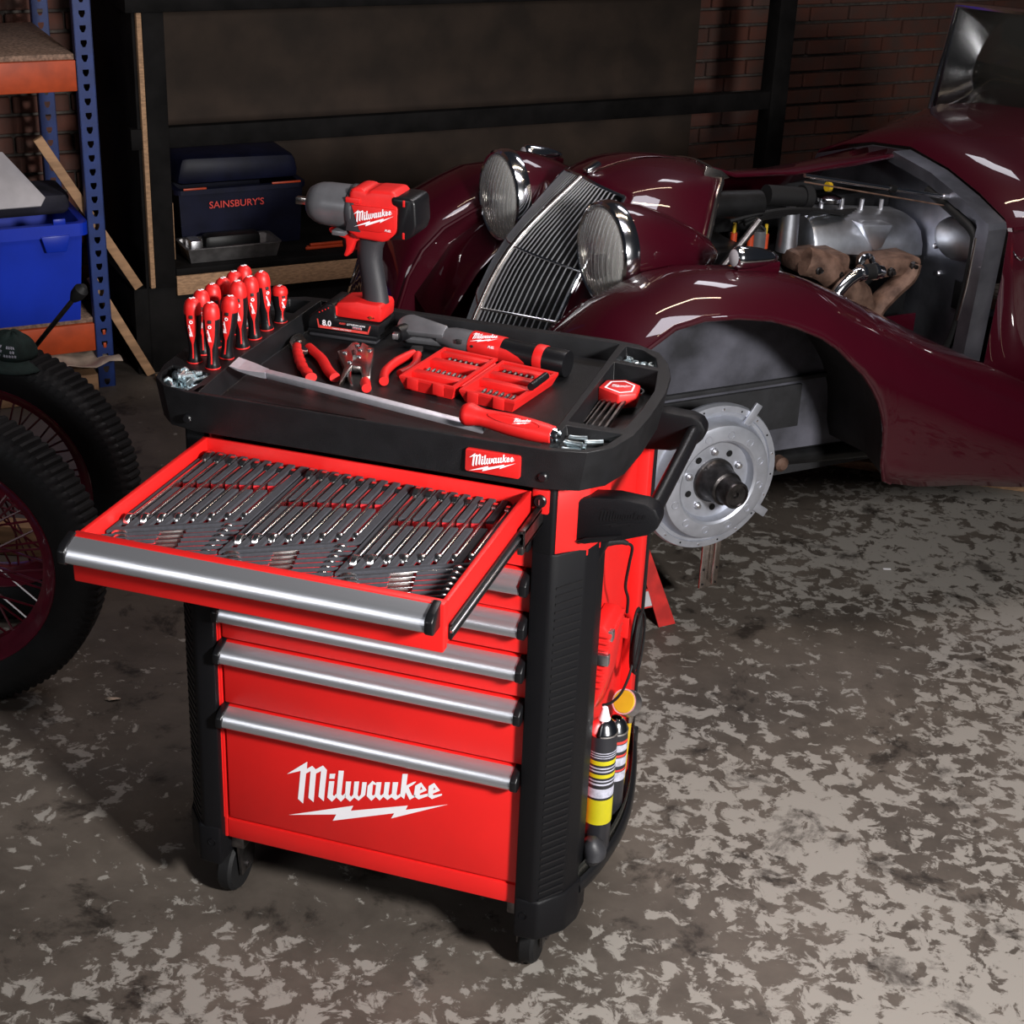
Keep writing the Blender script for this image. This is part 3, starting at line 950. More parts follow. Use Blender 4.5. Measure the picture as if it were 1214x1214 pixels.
wr_groups = {}
for s in range(3):
    X0, Wd = XI[s], WI[s]
    FI = thing('foam_insert', 'dark grey foam tool insert over red foam, %s' % INS[s], 'foam insert', (X0 + Wd / 2, -0.21, 0.9555))
    MB().box(X0, X0 + Wd, -0.404, -0.0135, 0.9555, FB, 0.002).obj('red_layer', 'foam_red', FI)
    f, f2 = MB(), MB()
    xs = [X0 + 0.0135 + 0.0216 * i for i in range(8)]
    def strip(ring):
        f.prism(ring, FT - 0.0055, FT, bev=0.0008, seg=1)
        f2.prism(ring, FB + 0.0002, FT - 0.0057)
    yb = lambda x: max(-0.404, -0.3335 + 0.545 * (x - X0))
    ya = lambda x: -0.146 + 0.33 * (x - X0)          # rear side of the finger slot
    yc = lambda x: ya(x) - 0.028
    bounds = [X0 + 0.0005] + sum([[x - g_, x + g_] for x in xs], []) + [X0 + Wd - 0.0005]
    for i in range(0, len(bounds), 2):
        a, c = bounds[i], bounds[i + 1]
        if c - a < 0.001:
            continue
        first_or_last = i in (0, len(bounds) - 2)
        if first_or_last:
            strip([(a, yb(a)), (c, yb(c)), (c, -0.0138), (a, -0.0138)])
        else:
            strip([(a, ya(a)), (c, ya(c)), (c, -0.0138), (a, -0.0138)])
            strip([(a, yb(a)), (c, yb(c)), (c, yc(c)), (a, yc(a))])
    # rear stop behind the long wrenches and front stop
    # lower fan of short wrenches
    lines = []
    for i in range(7):
        Lp = Vector((X0 + 0.004 + 0.0085 * i, -0.352 - 0.0105 * i))
        Rp = Vector((X0 + 0.172 + 0.0012 * i, -0.2535 - 0.0172 * i))
        lines.append((Lp, Rp))
    def at(line, x):
        a, c = line
        k = (x - a.x) / (c.x - a.x)
        return a.y + (c.y - a.y) * k
    slotx = lambda y: X0 + 0.090 + (-0.299 - y) * 0.209
    xl, xr = X0 + 0.0006, X0 + Wd - 0.0006
    gy = 0.0063
    edges = [lambda x: yb(x) - 0.0004]
    for ln in lines:
        edges.append((lambda L_: (lambda x: at(L_, x) + gy))(ln))
        edges.append((lambda L_: (lambda x: at(L_, x) - gy))(ln))
    edges.append(lambda x: -0.4038)
    for i in range(0, len(edges), 2):
        top, bo = edges[i], edges[i + 1]
        def seg(xa, xb):
            ring = [(xa, max(bo(xa), -0.4038)), (xb, max(bo(xb), -0.4038)), (xb, max(top(xb), -0.4038)), (xa, max(top(xa), -0.4038))]
            if ring[3][1] - ring[0][1] < 0.0015 and ring[2][1] - ring[1][1] < 0.0015:
                return
            if ring[3][1] - ring[0][1] < 0.0015:
                # wedge: find start
                n = 30
                for q in range(n):
                    x = xa + (xb - xa) * q / n
                    if max(top(x), -0.4038) - max(bo(x), -0.4038) > 0.0016:
                        xa = x
                        break
                ring = [(xa, max(bo(xa), -0.4038)), (xb, max(bo(xb), -0.4038)), (xb, max(top(xb), -0.4038)), (xa, max(top(xa), -0.4038))]
            strip(ring)
        ym = 0.5 * (top((xl + xr) / 2) + bo((xl + xr) / 2))
        if i in (0, len(edges) - 2):
            seg(xl, xr)
        else:
            sx = slotx(ym)
            seg(xl, sx - 0.017)
            seg(sx + 0.017, xr)
    f.obj('foam_top', 'foam_dark', FI, smooth=False)
    f2.obj('foam_core', 'foam_red', FI, smooth=False)
    # long row
    for i in range(8):
        yf = -0.313 + 0.01295 * i
        L = -0.020 - yf
        R = 0.0142 - 0.00062 * i
        o = wrench_mesh(L, R, 0.0098 - 0.0003 * i).obj('wrench', 'tool_chrome', None, local=True,
             label='%s polished wrench of the long row, foam insert at the %s' % (ORD[i], INS[s].replace(' of the drawer', '')), cat='wrench', group='long wrenches in the open drawer')
        o.location = (xs[i], yf, FB + 0.0002)
    for i in range(7):
        Lp, Rp = lines[i]
        d = (Rp - Lp)
        if Lp.y < -0.395:
            pass
        st = Rp - d.normalized() * 0.003
        k = 0.97 - 0.0 * i
        en = Lp + d.normalized() * (0.004 + 0.010 * max(0, i - 2))
        L = (st - en).length
        R = 0.0106 - 0.0003 * i
        o = wrench_mesh(L, R, 0.0082 - 0.00025 * i).obj('wrench', 'tool_chrome', None, local=True,
             label='%s thin wrench of the slanted row, foam insert at the %s' % ((ORD[:6] + ['shortest'])[i], INS[s].replace(' of the drawer', '')), cat='wrench', group='short wrenches in the open drawer')
        dr = (en - st).normalized()
        o.location = (st.x, st.y, FB + 0.0002)
        o.rotation_euler = (0, 0, math.atan2(-dr.x, dr.y))

# ================================================================== things on the cart's top tray
TZ = 1.0672
# ------------------------------------------------------------------ impact wrench
IW = thing('impact_wrench', 'red and grey cordless impact wrench standing on its battery', 'impact wrench', (0.08, 0.449, TZ))
YC = 0.449
AX = 1.3125
b = MB()
b.lathe([(0.012, -0.006), (0.025, -0.006), (0.029, -0.003), (0.0355, 0.008), (0.0385, 0.018), (0.0400, 0.034), (0.0405, 0.090), (0.0, 0.090)], 36, frame((0.0, YC, AX), (0, 0, 1), (1, 0, 0)))
b.obj('nose_housing', 'grey_plastic', IW)
b = MB()
b.lathe([(0.0415, 0.0), (0.0425, 0.002), (0.0425, 0.008), (0.0415, 0.010)], 36, frame((0.078, YC, AX), (0, 0, 1), (1, 0, 0)), closed=True)
b.obj('seam_ring', 'dark_grey_plastic', IW)
b = MB()
b.tube([(-0.008, YC, AX), (0.004, YC, AX)], 0.0105, 18)
b.box(-0.034, -0.006, YC - 0.0065, YC + 0.0065, AX - 0.0065, AX + 0.0065, 0.0012)
b.obj('anvil', 'nickel', IW)
b = MB()
side = [(0.080, 1.275), (0.084, 1.350), (0.092, 1.357), (0.112, 1.357), (0.118, 1.352), (0.126, 1.356), (0.170, 1.358), (0.176, 1.352), (0.182, 1.345), (0.182, 1.288), (0.172, 1.272), (0.150, 1.262), (0.100, 1.264)]
b.prism(side, YC - 0.036, YC + 0.036, axis='y', bev=0.007, seg=3)
BODY = b.obj('motor_housing', 'red_plastic', IW)
b = MB()
b.prism([(0.0795, 1.340), (0.108, 1.340), (0.108, 1.330), (0.0795, 1.330)], YC - 0.040, YC - 0.032, axis='y', bev=0.002)
b.obj('housing_rib', 'red_plastic', BODY)
b = MB()
b.prism([(0.0795, 1.2775), (0.0865, 1.330), (0.094, 1.330), (0.108, 1.2775)], YC - 0.0385, YC - 0.030, axis='y', bev=0.001)
b.obj('dark_wedge', 'dark_grey_plastic', BODY)
b = MB()
b.prism([(0.091, 1.327), (0.177, 1.327), (0.176, 1.292), (0.150, 1.282), (0.106, 1.282)], YC - 0.0400, YC - 0.034, axis='y', bev=0.0015)
PL = b.obj('name_panel', 'red_plastic', BODY)
logo('brand_lettering', PL, (0.135, YC - 0.0402, 1.3075), (1, 0, 0.03), (0, -1, 0), 0.078)
text('model_lettering', 'FUEL', PL, (0.163, YC - 0.0402, 1.2875), (1, 0, 0), (0, -1, 0), 0.0042, 'white_print', shear=0.3, bold=0.02)
b = MB()
b.prism([(0.166, 1.350), (0.206, 1.350), (0.214, 1.343), (0.217, 1.300), (0.212, 1.283), (0.196, 1.272), (0.160, 1.268), (0.178, 1.285), (0.180, 1.330), (0.168, 1.334)], YC - 0.0385, YC + 0.0385, axis='y', bev=0.006, seg=3)
b.obj('rear_cap', 'black_satin', IW)
for z0 in (1.338, 1.279):
    MB().box(0.190, 0.1945, YC - 0.0395, YC - 0.036, z0 - 0.004, z0 + 0.008, 0.001).obj('vent_mark', 'red_plastic', IW)
# lower yoke in front of the handle
b = MB()
b.prism([(0.036, 1.272), (0.100, 1.268), (0.100, 1.258), (0.090, 1.252), (0.082, 1.232), (0.074, 1.222), (0.066, 1.2225), (0.072, 1.240), (0.070, 1.256), (0.040, 1.263)], YC - 0.020, YC + 0.020, axis='y', bev=0.004)
b.obj('trigger_guard', 'red_plastic', IW)
MB().box(0.052, 0.078, YC - 0.041, YC + 0.041, 1.266, 1.276, 0.003).obj('clamp_band', 'grey_plastic', IW)
b = MB()
b.prism([(0.062, 1.256), (0.080, 1.256), (0.084, 1.240), (0.080, 1.228), (0.070, 1.226), (0.063, 1.234), (0.060, 1.246)], YC - 0.011, YC + 0.011, axis='y', bev=0.003)
b.obj('trigger', 'black_satin', IW)
# handle: lofted ellipse sections
b = MB()
rows = []
for z, xc, rx, ry in ((1.275, 0.122, 0.030, 0.022), (1.258, 0.116, 0.027, 0.021), (1.240, 0.112, 0.0245, 0.0205), (1.220, 0.112, 0.0235, 0.0200), (1.195, 0.116, 0.0235, 0.0195), (1.172, 0.120, 0.0240, 0.0195), (1.150, 0.123, 0.0250, 0.020), (1.138, 0.124, 0.026, 0.021)):
    rows.append([(xc + rx * math.cos(2 * PI * k / 24), YC + ry * math.sin(2 * PI * k / 24), z) for k in range(24)])
b.grid(rows, closed_u=True)
b.obj('grip', 'dark_grey_plastic', IW)
b = MB()
b.prism([(0.056, 1.108), (0.148, 1.108), (0.150, 1.132), (0.146, 1.142), (0.100, 1.144), (0.060, 1.138), (0.056, 1.130)], YC - 0.035, YC + 0.035, axis='y', bev=0.006)
FOOT = b.obj('foot', 'red_plastic', IW)
MB().prism([(0.030, 1.108), (0.060, 1.108), (0.060, 1.130), (0.048, 1.130)], YC - 0.037, YC - 0.020, axis='y', bev=0.001).obj('latch_button', 'red_plastic', IW)
MB().tube([(0.128, YC - 0.0335, 1.1165), (0.128, YC - 0.0365, 1.1165)], 0.0032, 12).obj('brass_screw', 'brass', FOOT)
for x in (0.123, 0.1335):
    MB().tube([(x, YC - 0.0335, 1.1165), (x, YC - 0.0357, 1.1165)], 0.0014, 8).obj('screw_hole', 'black_print', FOOT)
b = MB()
b.prism([(0.002, 1.082), (0.146, 1.082), (0.148, 1.106), (0.060, 1.108), (0.058, 1.134), (0.040, 1.136), (0.014, 1.112), (0.004, 1.104)], YC - 0.041, YC + 0.041, axis='y', bev=0.005)
BAT = b.obj('battery', 'black_satin', IW, label='black battery pack with white and red print')
MB().box(0.006, 0.142, YC - 0.043, YC + 0.043, TZ + 0.0002, 1.0745, 0.004).obj('battery_skid', 'dark_grey_plastic', BAT)
MB().box(0.003, 0.144, YC - 0.0415, YC + 0.0415, 1.0735, 1.083, 0.003).obj('battery_base', 'black_satin', BAT)
YF = YC - 0.0415
b = MB()
for ring in ([(0.022, 1.1025), (0.0245, 1.1025), (0.0275, 1.0875), (0.025, 1.0855)], [(0.025, 1.0855), (0.0275, 1.0875 + 0.003), (0.1235, 1.0875 + 0.003), (0.1260, 1.0855)], [(0.1285, 1.1025), (0.131, 1.1025), (0.1260, 1.0855), (0.1235, 1.0875)]):
    b.poly([ring], YF, axis='y')
b.obj('label_border', 'red_print', BAT, smooth=False, weld=False)
NY = (0, -1, 0)
text('capacity_lettering', '8.0', BAT, (0.0425, YF - 0.0004, 1.0967), (1, 0, 0), NY, 0.0115, 'white_print', bold=0.03)
text('label_lettering', 'RED', BAT, (0.074, YF - 0.0004, 1.1000), (1, 0, 0), NY, 0.0036, 'red_print', shear=0.25, bold=0.03, width=0.013)
text('label_lettering', 'LITHIUM-ION', BAT, (0.1015, YF - 0.0004, 1.1000), (1, 0, 0), NY, 0.0036, 'white_print', shear=0.25, bold=0.02, width=0.037)
text('label_lettering', 'HIGH OUTPUT', BAT, (0.073, YF - 0.0004, 1.0880), (1, 0, 0), NY, 0.0024, 'white_print', shear=0.2, bold=0.02, width=0.040)
b = MB()
b.poly([[(0.094, 1.0925), (0.113, 1.0925), (0.113, 1.0965), (0.094, 1.0965)]], YF - 0.0003, axis='y')
b.obj('label_box', 'label_grey', BAT, smooth=False)
text('label_lettering', 'M18', BAT, (0.1035, YF - 0.0006, 1.0945), (1, 0, 0), NY, 0.0030, 'red_print', bold=0.03, width=0.016)
for k in range(4):
    MB().box(0.026 + 0.006 * k, 0.0285 + 0.006 * k, YC - 0.0415, YC - 0.036, 1.1145 + 0.0034 * k, 1.117 + 0.0034 * k, 0.0004).obj('gauge_light', 'red_plastic', BAT)

# ------------------------------------------------------------------ screwdrivers
def screwdriver(h, x, y, ang, lean, label):
    T = thing('screwdriver', label, 'screwdriver', (x, y, 1.1002), ang, 'screwdrivers racked along the tray edge')
    s = h / 0.115
    Ln = Matrix.Rotation(lean[0], 4, 'Y') @ Matrix.Rotation(lean[1], 4, 'X')
    prof = [(0.0, 0.0), (0.0125, 0.0), (0.0132, 0.003), (0.0112, 0.009), (0.0095, 0.022), (0.0102, 0.038), (0.0128, 0.055), (0.0146, 0.070), (0.0150, 0.082), (0.0145, 0.090), (0.0, 0.090)]
    rad = lambda z: next(prof[i][0] + (prof[i + 1][0] - prof[i][0]) * ((z - prof[i][1]) / (prof[i + 1][1] - prof[i][1])) for i in range(1, len(prof) - 1) if prof[i][1] <= z <= prof[i + 1][1] and prof[i + 1][1] > prof[i][1])
    S = Matrix.Diagonal((1, 1, s, 1))
    MB().lathe(prof, 20, Ln @ S).obj('grip', 'black_satin', T, local=True)
    MB().lathe([(0.0147, 0.088), (0.0152, 0.092), (0.0146, 0.102), (0.0120, 0.110), (0.007, 0.1145), (0, 0.1155)], 20, Ln @ S).obj('end_cap', 'red_plastic', T, local=True)
    MB().lathe([(0.0128, -0.0001), (0.0136, 0.0008), (0.0134, 0.0024), (0.0128, 0.0028)], 20, Ln @ S).obj('red_ring', 'red_plastic', T, local=True)
    b = MB()
    rows = []
    for z, a in ((0.010, 7), (0.022, 7), (0.036, 8), (0.042, 16), (0.050, 25), (0.060, 30), (0.072, 31), (0.0885, 34)):
        r = rad(min(z, 0.0895)) + 0.0007
        rows.append([Ln @ S @ Vector((r * math.sin(math.radians(a * k / 4)), -r * math.cos(math.radians(a * k / 4)), z)) for k in range(-4, 5)])
    b.grid(rows)
    b.obj('red_inlay', 'red_plastic', T, local=True)
    b = MB()
    b.box(-0.0030, 0.0030, -0.0170, -0.0140, 0.083, 0.089, 0.0008)
    b.xform(Ln @ S)
    b.obj('hanging_hole', 'black_print', T, local=True)
    Mx = Ln @ S @ frame((0, -0.0158, 0.062), (0, 0.06, 1), (0, -1, 0.05))
    b = MB()
    for poly in LOGO[:-1]:
        b.poly([[(p[0] * 0.023, p[1] * 0.023) for p in r] for r in poly], 0.0012)
    b.xform(Mx)
    b.obj('brand_lettering', 'white_print', T, smooth=False, weld=False, local=True)
    b = MB()
    b.lathe([(0.0016, 0), (0.0032, 0)], 10, Ln @ S @ frame((0, -0.0168, 0.0775), (1, 0, 0), (0, -1, 0)))
    b.obj('size_mark', 'white_print', T, smooth=False, local=True)
    b = MB()
    for a in (0.3, 1.2):
        b.box(-0.005, 0.005, -0.0010, 0.0010, 0.1150, 0.1161, M=Matrix.Rotation(a, 4, 'Z'))
    b.xform(Ln @ S)
    b.obj('tip_mark', 'white_print', T, smooth=False, local=True)
    MB().tube([(0, 0, 0.001), (0, 0, -0.05)], 0.003, 8).obj('blade', 'steel', T, local=True)
    return T
front = [(-0.078, 0.113, 0.115), (-0.036, 0.099, 0.117), (-0.038, 0.154, 0.114), (-0.036, 0.212, 0.123), (-0.038, 0.266, 0.116), (-0.040, 0.321, 0.111), (-0.036, 0.371, 0.066)]
backr = [(-0.084, 0.157, 0.116), (-0.0825, 0.196, 0.116), (-0.0815, 0.236, 0.116), (-0.081, 0.278, 0.116), (-0.081, 0.318, 0.116)]
FW = ['first', 'second', 'third', 'fourth', 'fifth', 'sixth']
k = 0
for i, (x, y, h) in enumerate(front[1:6]):
    screwdriver(h, x, y, 0.25 + [0.05, -0.1, 0.15, 0.35, 0.75][i], ([0.0, 0.10, -0.04, -0.05, -0.08][i], 0.0),
                'red and black screwdriver, %s from the bolt bin in the row beside the tray recess' % FW[i])
screwdriver(front[6][2] + 0.003, front[6][0], front[6][1], 0.9, (0, 0), 'stubby red and black screwdriver at the end of the rack')
for i, (x, y, h) in enumerate([front[0]] + backr):
    screwdriver(h, x, y, 0.28 + [0.0, 0.2, 0.6, 0.4, 0.3, 0.1][i], (0, 0), 'red and black screwdriver, %s from the bolt bin in the outermost row' % FW[i])

# ------------------------------------------------------------------ bolts, nuts and anchors in the corner bins
def bolt_mesh(L=0.041, r=0.0045):
    b = MB()
    b.lathe([(0, 0), (r * 1.75, 0), (r * 1.9, 0.0006), (r * 1.9, 0.0052), (r * 1.7, 0.0058), (r, 0.0058)], 6)
    pr = []
    n = 12
    for q in range(n):
        z = 0.006 + (L - 0.006) * q / n
        pr += [(r, z), (r * 0.90, z + (L - 0.006) / n / 2)]
    pr += [(r * 0.8, L), (0, L)]
    b.lathe(pr, 10)
    return b
bolt0 = None
bl = [(-0.100, 0.050, 1.078, 0.1, 0.10), (-0.092, 0.066, 1.088, -0.35, 0.06), (-0.066, 0.010, 1.079, 1.9, 0.10), (-0.052, 0.050, 1.087, 0.9, 0.12), (-0.060, 0.022, 1.079, 0.55, 0.22), (-0.088, 0.034, 1.089, -0.9, 0.05),
      (-0.052, 0.062, 1.095, -1.9, 0.20), (-0.078, 0.052, 1.097, 0.35, 0.06), (-0.046, 0.016, 1.079, 2.2, 0.15), (-0.080, 0.022, 1.080, 0.1, 0.08), (-0.066, 0.072, 1.079, -0.1, 0.05), (-0.095, 0.024, 1.080, 0.9, 0.10),
      (-0.044, 0.030, 1.092, 2.7, 0.08), (-0.072, 0.066, 1.098, -1.3, 0.10)]
for i, (x, y, z, a, tl) in enumerate(bl):
    if bolt0 is None:
        bolt0 = bolt_mesh().obj('hex_bolt', 'zinc', None, local=True, angle=30)
        o = bolt0
    else:
        o = bolt0.copy()
        COL.objects.link(o)
    tag(o, 'zinc hex bolt heaped in the corner bin beside the screwdrivers', 'bolt', 'loose bolts in the corner bin')
    place(o, frame((x, y, z + 0.002), (0, 0, 1), (math.cos(a) * math.cos(tl), math.sin(a) * math.cos(tl), math.sin(tl))))
nut0 = None
for i in range(9):
    if nut0 is None:
        b = MB()
        b.lathe([(0.0036, 0), (0.0072, 0), (0.0078, 0.001), (0.0078, 0.0055), (0.0072, 0.0065), (0.0036, 0.0065)], 6, closed=True)
        nut0 = b.obj('hex_nut', 'zinc', None, local=True, angle=30)
        o = nut0
    else:
        o = nut0.copy()
        COL.objects.link(o)
    tag(o, 'zinc hex nut in the rounded bin next to the hex key set', 'nut', 'loose nuts in the rounded bin')
    x = 0.612 + 0.0155 * (i % 4) - (0.003 if i >= 4 else 0)
    y = 0.446 + 0.0165 * (i // 4)
    o.location = (x, y, 1.0815)
    o.rotation_euler = (rnd.uniform(-0.25, 0.25), rnd.uniform(-0.25, 0.25), rnd.uniform(0, 3))
an0 = None
for i, (x, y, z, a, tl) in enumerate([(0.614, 0.014, 1.0895, 0.25, 0.03), (0.618, 0.034, 1.0895, 0.0, 0.03), (0.640, 0.056, 1.0895, 0.3, 0.03), (0.611, 0.066, 1.0895, 0.1, 0.03), (0.616, 0.024, 1.0985, -0.2, 0.05)]):
    if an0 is None:
        b = MB()
        b.lathe([(0, 0), (0.0042, 0), (0.0048, 0.002), (0.0040, 0.006), (0.0043, 0.018), (0.0052, 0.030), (0, 0.031)], 10)
        an0 = b.obj('wall_anchor', 'zinc', None, local=True)
        o = an0
    else:
        o = an0.copy()
        COL.objects.link(o)
    tag(o, 'small zinc anchor in the bin at the pry bar handle', 'anchor', 'anchors in the bin')
    place(o, frame((x, y, z), (0, 0, 1), (math.cos(a) * math.cos(tl), math.sin(a) * math.cos(tl), math.sin(tl))))

# ------------------------------------------------------------------ lineman pliers
PS = 0.004
PLR = thing('pliers', 'red-handled combination pliers lying beside the screwdriver rack', 'pliers', (0.06, 0.27, TZ))
hd = [(-0.0105, 0.3550), (-0.0108, 0.3740), (-0.0030, 0.3800), (0.0150, 0.3600), (0.0371, 0.3339), (0.0480, 0.2990), (0.0351, 0.2960), (0.0150, 0.3020), (-0.0020, 0.3270)]
b = MB()
b.prism([(x + PS, y) for x, y in hd], TZ + 0.001, TZ + 0.0125, bev=0.002)
b.obj('jaws', 'nickel', PLR)
MB().lathe([(0, 0.003), (0.005, 0.002), (0.006, 0)], 14, Matrix.Translation((0.012 + PS, 0.338, TZ + 0.0125))).obj('rivet', 'dark_steel', PLR)
b = MB()
p1_ = catmull([(0.018, 0.318, TZ + 0.010), (0.028, 0.296, TZ + 0.010), (0.047, 0.262, TZ + 0.010), (0.074, 0.219, TZ + 0.010), (0.108, 0.178, TZ + 0.010)], 6)
n = len(p1_)
b.tube([p + Vector((PS, 0, 0)) for p in p1_], [0.0085 + 0.0012 * math.sin(q * 1.9) * (1 if q > 4 else 0) + 0.0012 * q / n for q in range(n)], 12, flat=(1, 0.85))
b.obj('handle', 'red_plastic', PLR)
b = MB()
p2_ = catmull([(0.040, 0.322, TZ + 0.010), (0.056, 0.305, TZ + 0.010), (0.087, 0.272, TZ + 0.010), (0.121, 0.223, TZ + 0.010), (0.146, 0.195, TZ + 0.010)], 6)
b.tube([p + Vector((PS, 0, 0)) for p in p2_], [0.0088 + 0.0014 * q / len(p2_) for q in range(len(p2_))], 12, flat=(1, 0.85))
b.obj('handle', 'red_plastic', PLR)
# ------------------------------------------------------------------ locking pliers
LKP = thing('locking_pliers', 'nickel locking pliers with a red adjusting tip', 'pliers', (0.15, 0.26, TZ))
lb = [(0.1122, 0.3612), (0.1200, 0.3713), (0.1307, 0.3460), (0.1345, 0.3470), (0.1280, 0.3708), (0.1603, 0.3507), (0.1774, 0.3047), (0.1868, 0.274), (0.2105, 0.2085), (0.1971, 0.2026), (0.1754, 0.2518), (0.1591, 0.2488), (0.1657, 0.2054), (0.1753, 0.1524), (0.166, 0.1808), (0.1483, 0.2398), (0.1179, 0.287), (0.1058, 0.3083), (0.1149, 0.3259)]
MB().prism(lb, TZ + 0.002, TZ + 0.016, bev=0.0018).obj('body', 'nickel', LKP)
MB().prism([(0.1600, 0.2440), (0.1768, 0.2029), (0.1937, 0.1695), (0.1860, 0.1748), (0.1636, 0.2137)], TZ + 0.001, TZ + 0.012, bev=0.001).obj('release_lever', 'chrome', LKP)
for (x, y) in ((0.127, 0.352), (0.140, 0.332), (0.121, 0.305), (0.152, 0.296), (0.149, 0.262), (0.158, 0.335)):
    MB().lathe([(0, 0.004), (0.004, 0.0032), (0.0055, 0)], 12, Matrix.Translation((x, y, TZ + 0.0155))).obj('rivet', 'chrome', LKP)
MB().tube([(0.136, 0.312, TZ + 0.018), (0.148, 0.288, TZ + 0.018)], 0.0035, 10).obj('spring', 'dark_steel', LKP)
MB().tube([(0.196, 0.222, TZ + 0.010), (0.206, 0.196, TZ + 0.010)], 0.006, 12).obj('adjusting_screw', 'chrome', LKP)
MB().tube([(0.204, 0.201, TZ + 0.010), (0.208, 0.192, TZ + 0.010), (0.219, 0.171, TZ + 0.009)], [0.008, 0.0095, 0.0085], 12).obj('screw_knob', 'red_plastic', LKP, label='red dipped end knob')
# ------------------------------------------------------------------ diagonal cutters
DC = thing('diagonal_cutters', 'red-handled diagonal cutters lying under the cordless ratchet head', 'cutters', (0.235, 0.32, TZ))
MB().prism([(0.218, 0.3797), (0.214, 0.405), (0.2340, 0.4103), (0.2439, 0.3823), (0.2429, 0.3565), (0.2286, 0.3543)], TZ + 0.001, TZ + 0.0115, bev=0.002).obj('jaws', 'dark_steel', DC)
MB().tube(catmull([(0.231, 0.368, TZ + 0.009), (0.2245, 0.347, TZ + 0.009), (0.2173, 0.308, TZ + 0.009), (0.2195, 0.258, TZ + 0.009), (0.2339, 0.2144, TZ + 0.009)], 6), 0.0085, 12).obj('handle', 'red_plastic', DC)
MB().tube(catmull([(0.2395, 0.368, TZ + 0.0085), (0.2445, 0.350, TZ + 0.0085), (0.2520, 0.3251, TZ + 0.0085), (0.2530, 0.290, TZ + 0.0085), (0.2450, 0.262, TZ + 0.0085)], 6), 0.0075, 12).obj('handle', 'red_plastic', DC)

# ------------------------------------------------------------------ cordless ratchet
RT = thing('cordless_ratchet', 'grey, red and black cordless ratchet lying along the back of the tray', 'ratchet', (0.36, 0.43, TZ))
a0 = Vector((0.196, 0.447, TZ + 0.0262))
a1 = Vector((0.520, 0.384, TZ + 0.0275))
dx = (a1 - a0).normalized()
RM = frame(a0, dx, (0, 0, 1))
RLN = (a1 - a0).length
def rsec(secs, seg=24):
    b = MB()
    rows = []
    for x, ry, rz, zc in secs:
        rows.append([RM @ Vector((x, ry * math.cos(2 * PI * k / seg), zc + rz * math.sin(2 * PI * k / seg))) for k in range(seg)])
    b.grid(rows, closed_u=True)
    b.face(b.bm.verts[:seg]) if False else None
    b.bm.verts.ensure_lookup_table()
    b.face([b.bm.verts[i] for i in range(seg)])
    nv = len(b.bm.verts)
    b.face([b.bm.verts[i] for i in range(nv - seg, nv)])
    return b
for zo in (-0.009, 0.012):
    hb = MB()
    ring = [(0.022 * math.cos(t_) , 0.022 * math.sin(t_)) for t_ in [PI / 2 + PI * q / 12 for q in range(13)]]
    ring = [(x, y) for x, y in ring] + [(0.060, -0.015), (0.078, -0.012), (0.078, 0.012), (0.060, 0.015)]
    hb.prism(ring, zo - 0.005, zo + 0.006, bev=0.0015)
    hb.xform(RM @ Matrix.Rotation(0.5, 4, 'X'))
    hb.obj('head_plate', 'grey_plastic', RT)
cyl = MB().lathe([(0, -0.020), (0.017, -0.020), (0.018, -0.018), (0.018, 0.014), (0, 0.014)], 24, RM @ Matrix.Rotation(0.5, 4, 'X')).obj('ratchet_gear', 'dark_steel', RT)
MB().tube([RM @ Vector((-0.004, -0.012, -0.001)), RM @ Vector((-0.010, -0.034, -0.002))], 0.0155, 20).obj('drive_socket', 'black_satin', RT)
b = MB()
b.box(-0.0055, 0.0055, -0.016, 0.0, -0.0055, 0.0055, 0.001, M=RM @ Matrix.Translation((-0.010, -0.034, -0.002)) @ Matrix.Rotation(0.35, 4, 'Z'))
b.obj('drive_square', 'steel', RT)
rsec([(0.062, 0.013, 0.016, 0), (0.078, 0.016, 0.018, 0), (0.095, 0.021, 0.0215, 0), (0.112, 0.0225, 0.0225, 0), (0.136, 0.0225, 0.0225, 0)]).obj('gear_housing', 'grey_plastic', RT)
rsec([(0.134, 0.0235, 0.0232, 0), (0.140, 0.0242, 0.0240, 0), (0.196, 0.0242, 0.0240, 0), (0.200, 0.0235, 0.0235, 0)]).obj('body', 'red_plastic', RT)
rsec([(0.196, 0.0225, 0.0225, 0), (0.230, 0.0225, 0.0228, 0), (0.262, 0.0232, 0.0238, 0), (0.270, 0.0236, 0.0240, 0)]).obj('grip', 'black_satin', RT)
rsec([(0.268, 0.0246, 0.0248, 0), (0.272, 0.0252, 0.0254, 0), (0.283, 0.0252, 0.0254, 0), (0.286, 0.0245, 0.0248, 0)]).obj('battery_collar', 'red_plastic', RT)
rsec([(0.284, 0.0240, 0.0240, 0), (0.300, 0.0240, 0.0242, 0), (0.322, 0.0245, 0.0248, 0), (0.329, 0.0235, 0.0240, 0)]).obj('battery', 'black_satin', RT)
b = MB()
rows = []
for x, aa in ((0.192, 52), (0.215, 46), (0.240, 26), (0.252, 4)):
    rows.append([RM @ Vector((x, -0.0236 * math.cos(math.radians(q * aa / 4 - 22)), 0.0240 * math.sin(math.radians(q * aa / 4 - 22)))) for q in range(-4, 5)])
b.grid(rows)
b.obj('red_overmold', 'red_plastic', RT)
lp = RM @ Vector((0.166, -0.0155, 0.0195))
logo('brand_lettering', RT, lp, dx, RM.to_3x3() @ Vector((0, -0.62, 0.78)), 0.052, lift=0.0012)
text('model_lettering', 'FUEL', RT, RM @ Vector((0.184, -0.0225, 0.0085)), dx, RM.to_3x3() @ Vector((0, -0.93, 0.37)), 0.0045, 'white_print', shear=0.3, bold=0.03, lift=0.0012)
MB().tube([RM @ Vector((0.145, -0.0225, 0.003)), RM @ Vector((0.145, -0.0255, 0.003))], 0.0025, 10).obj('screw', 'black_print', RT)
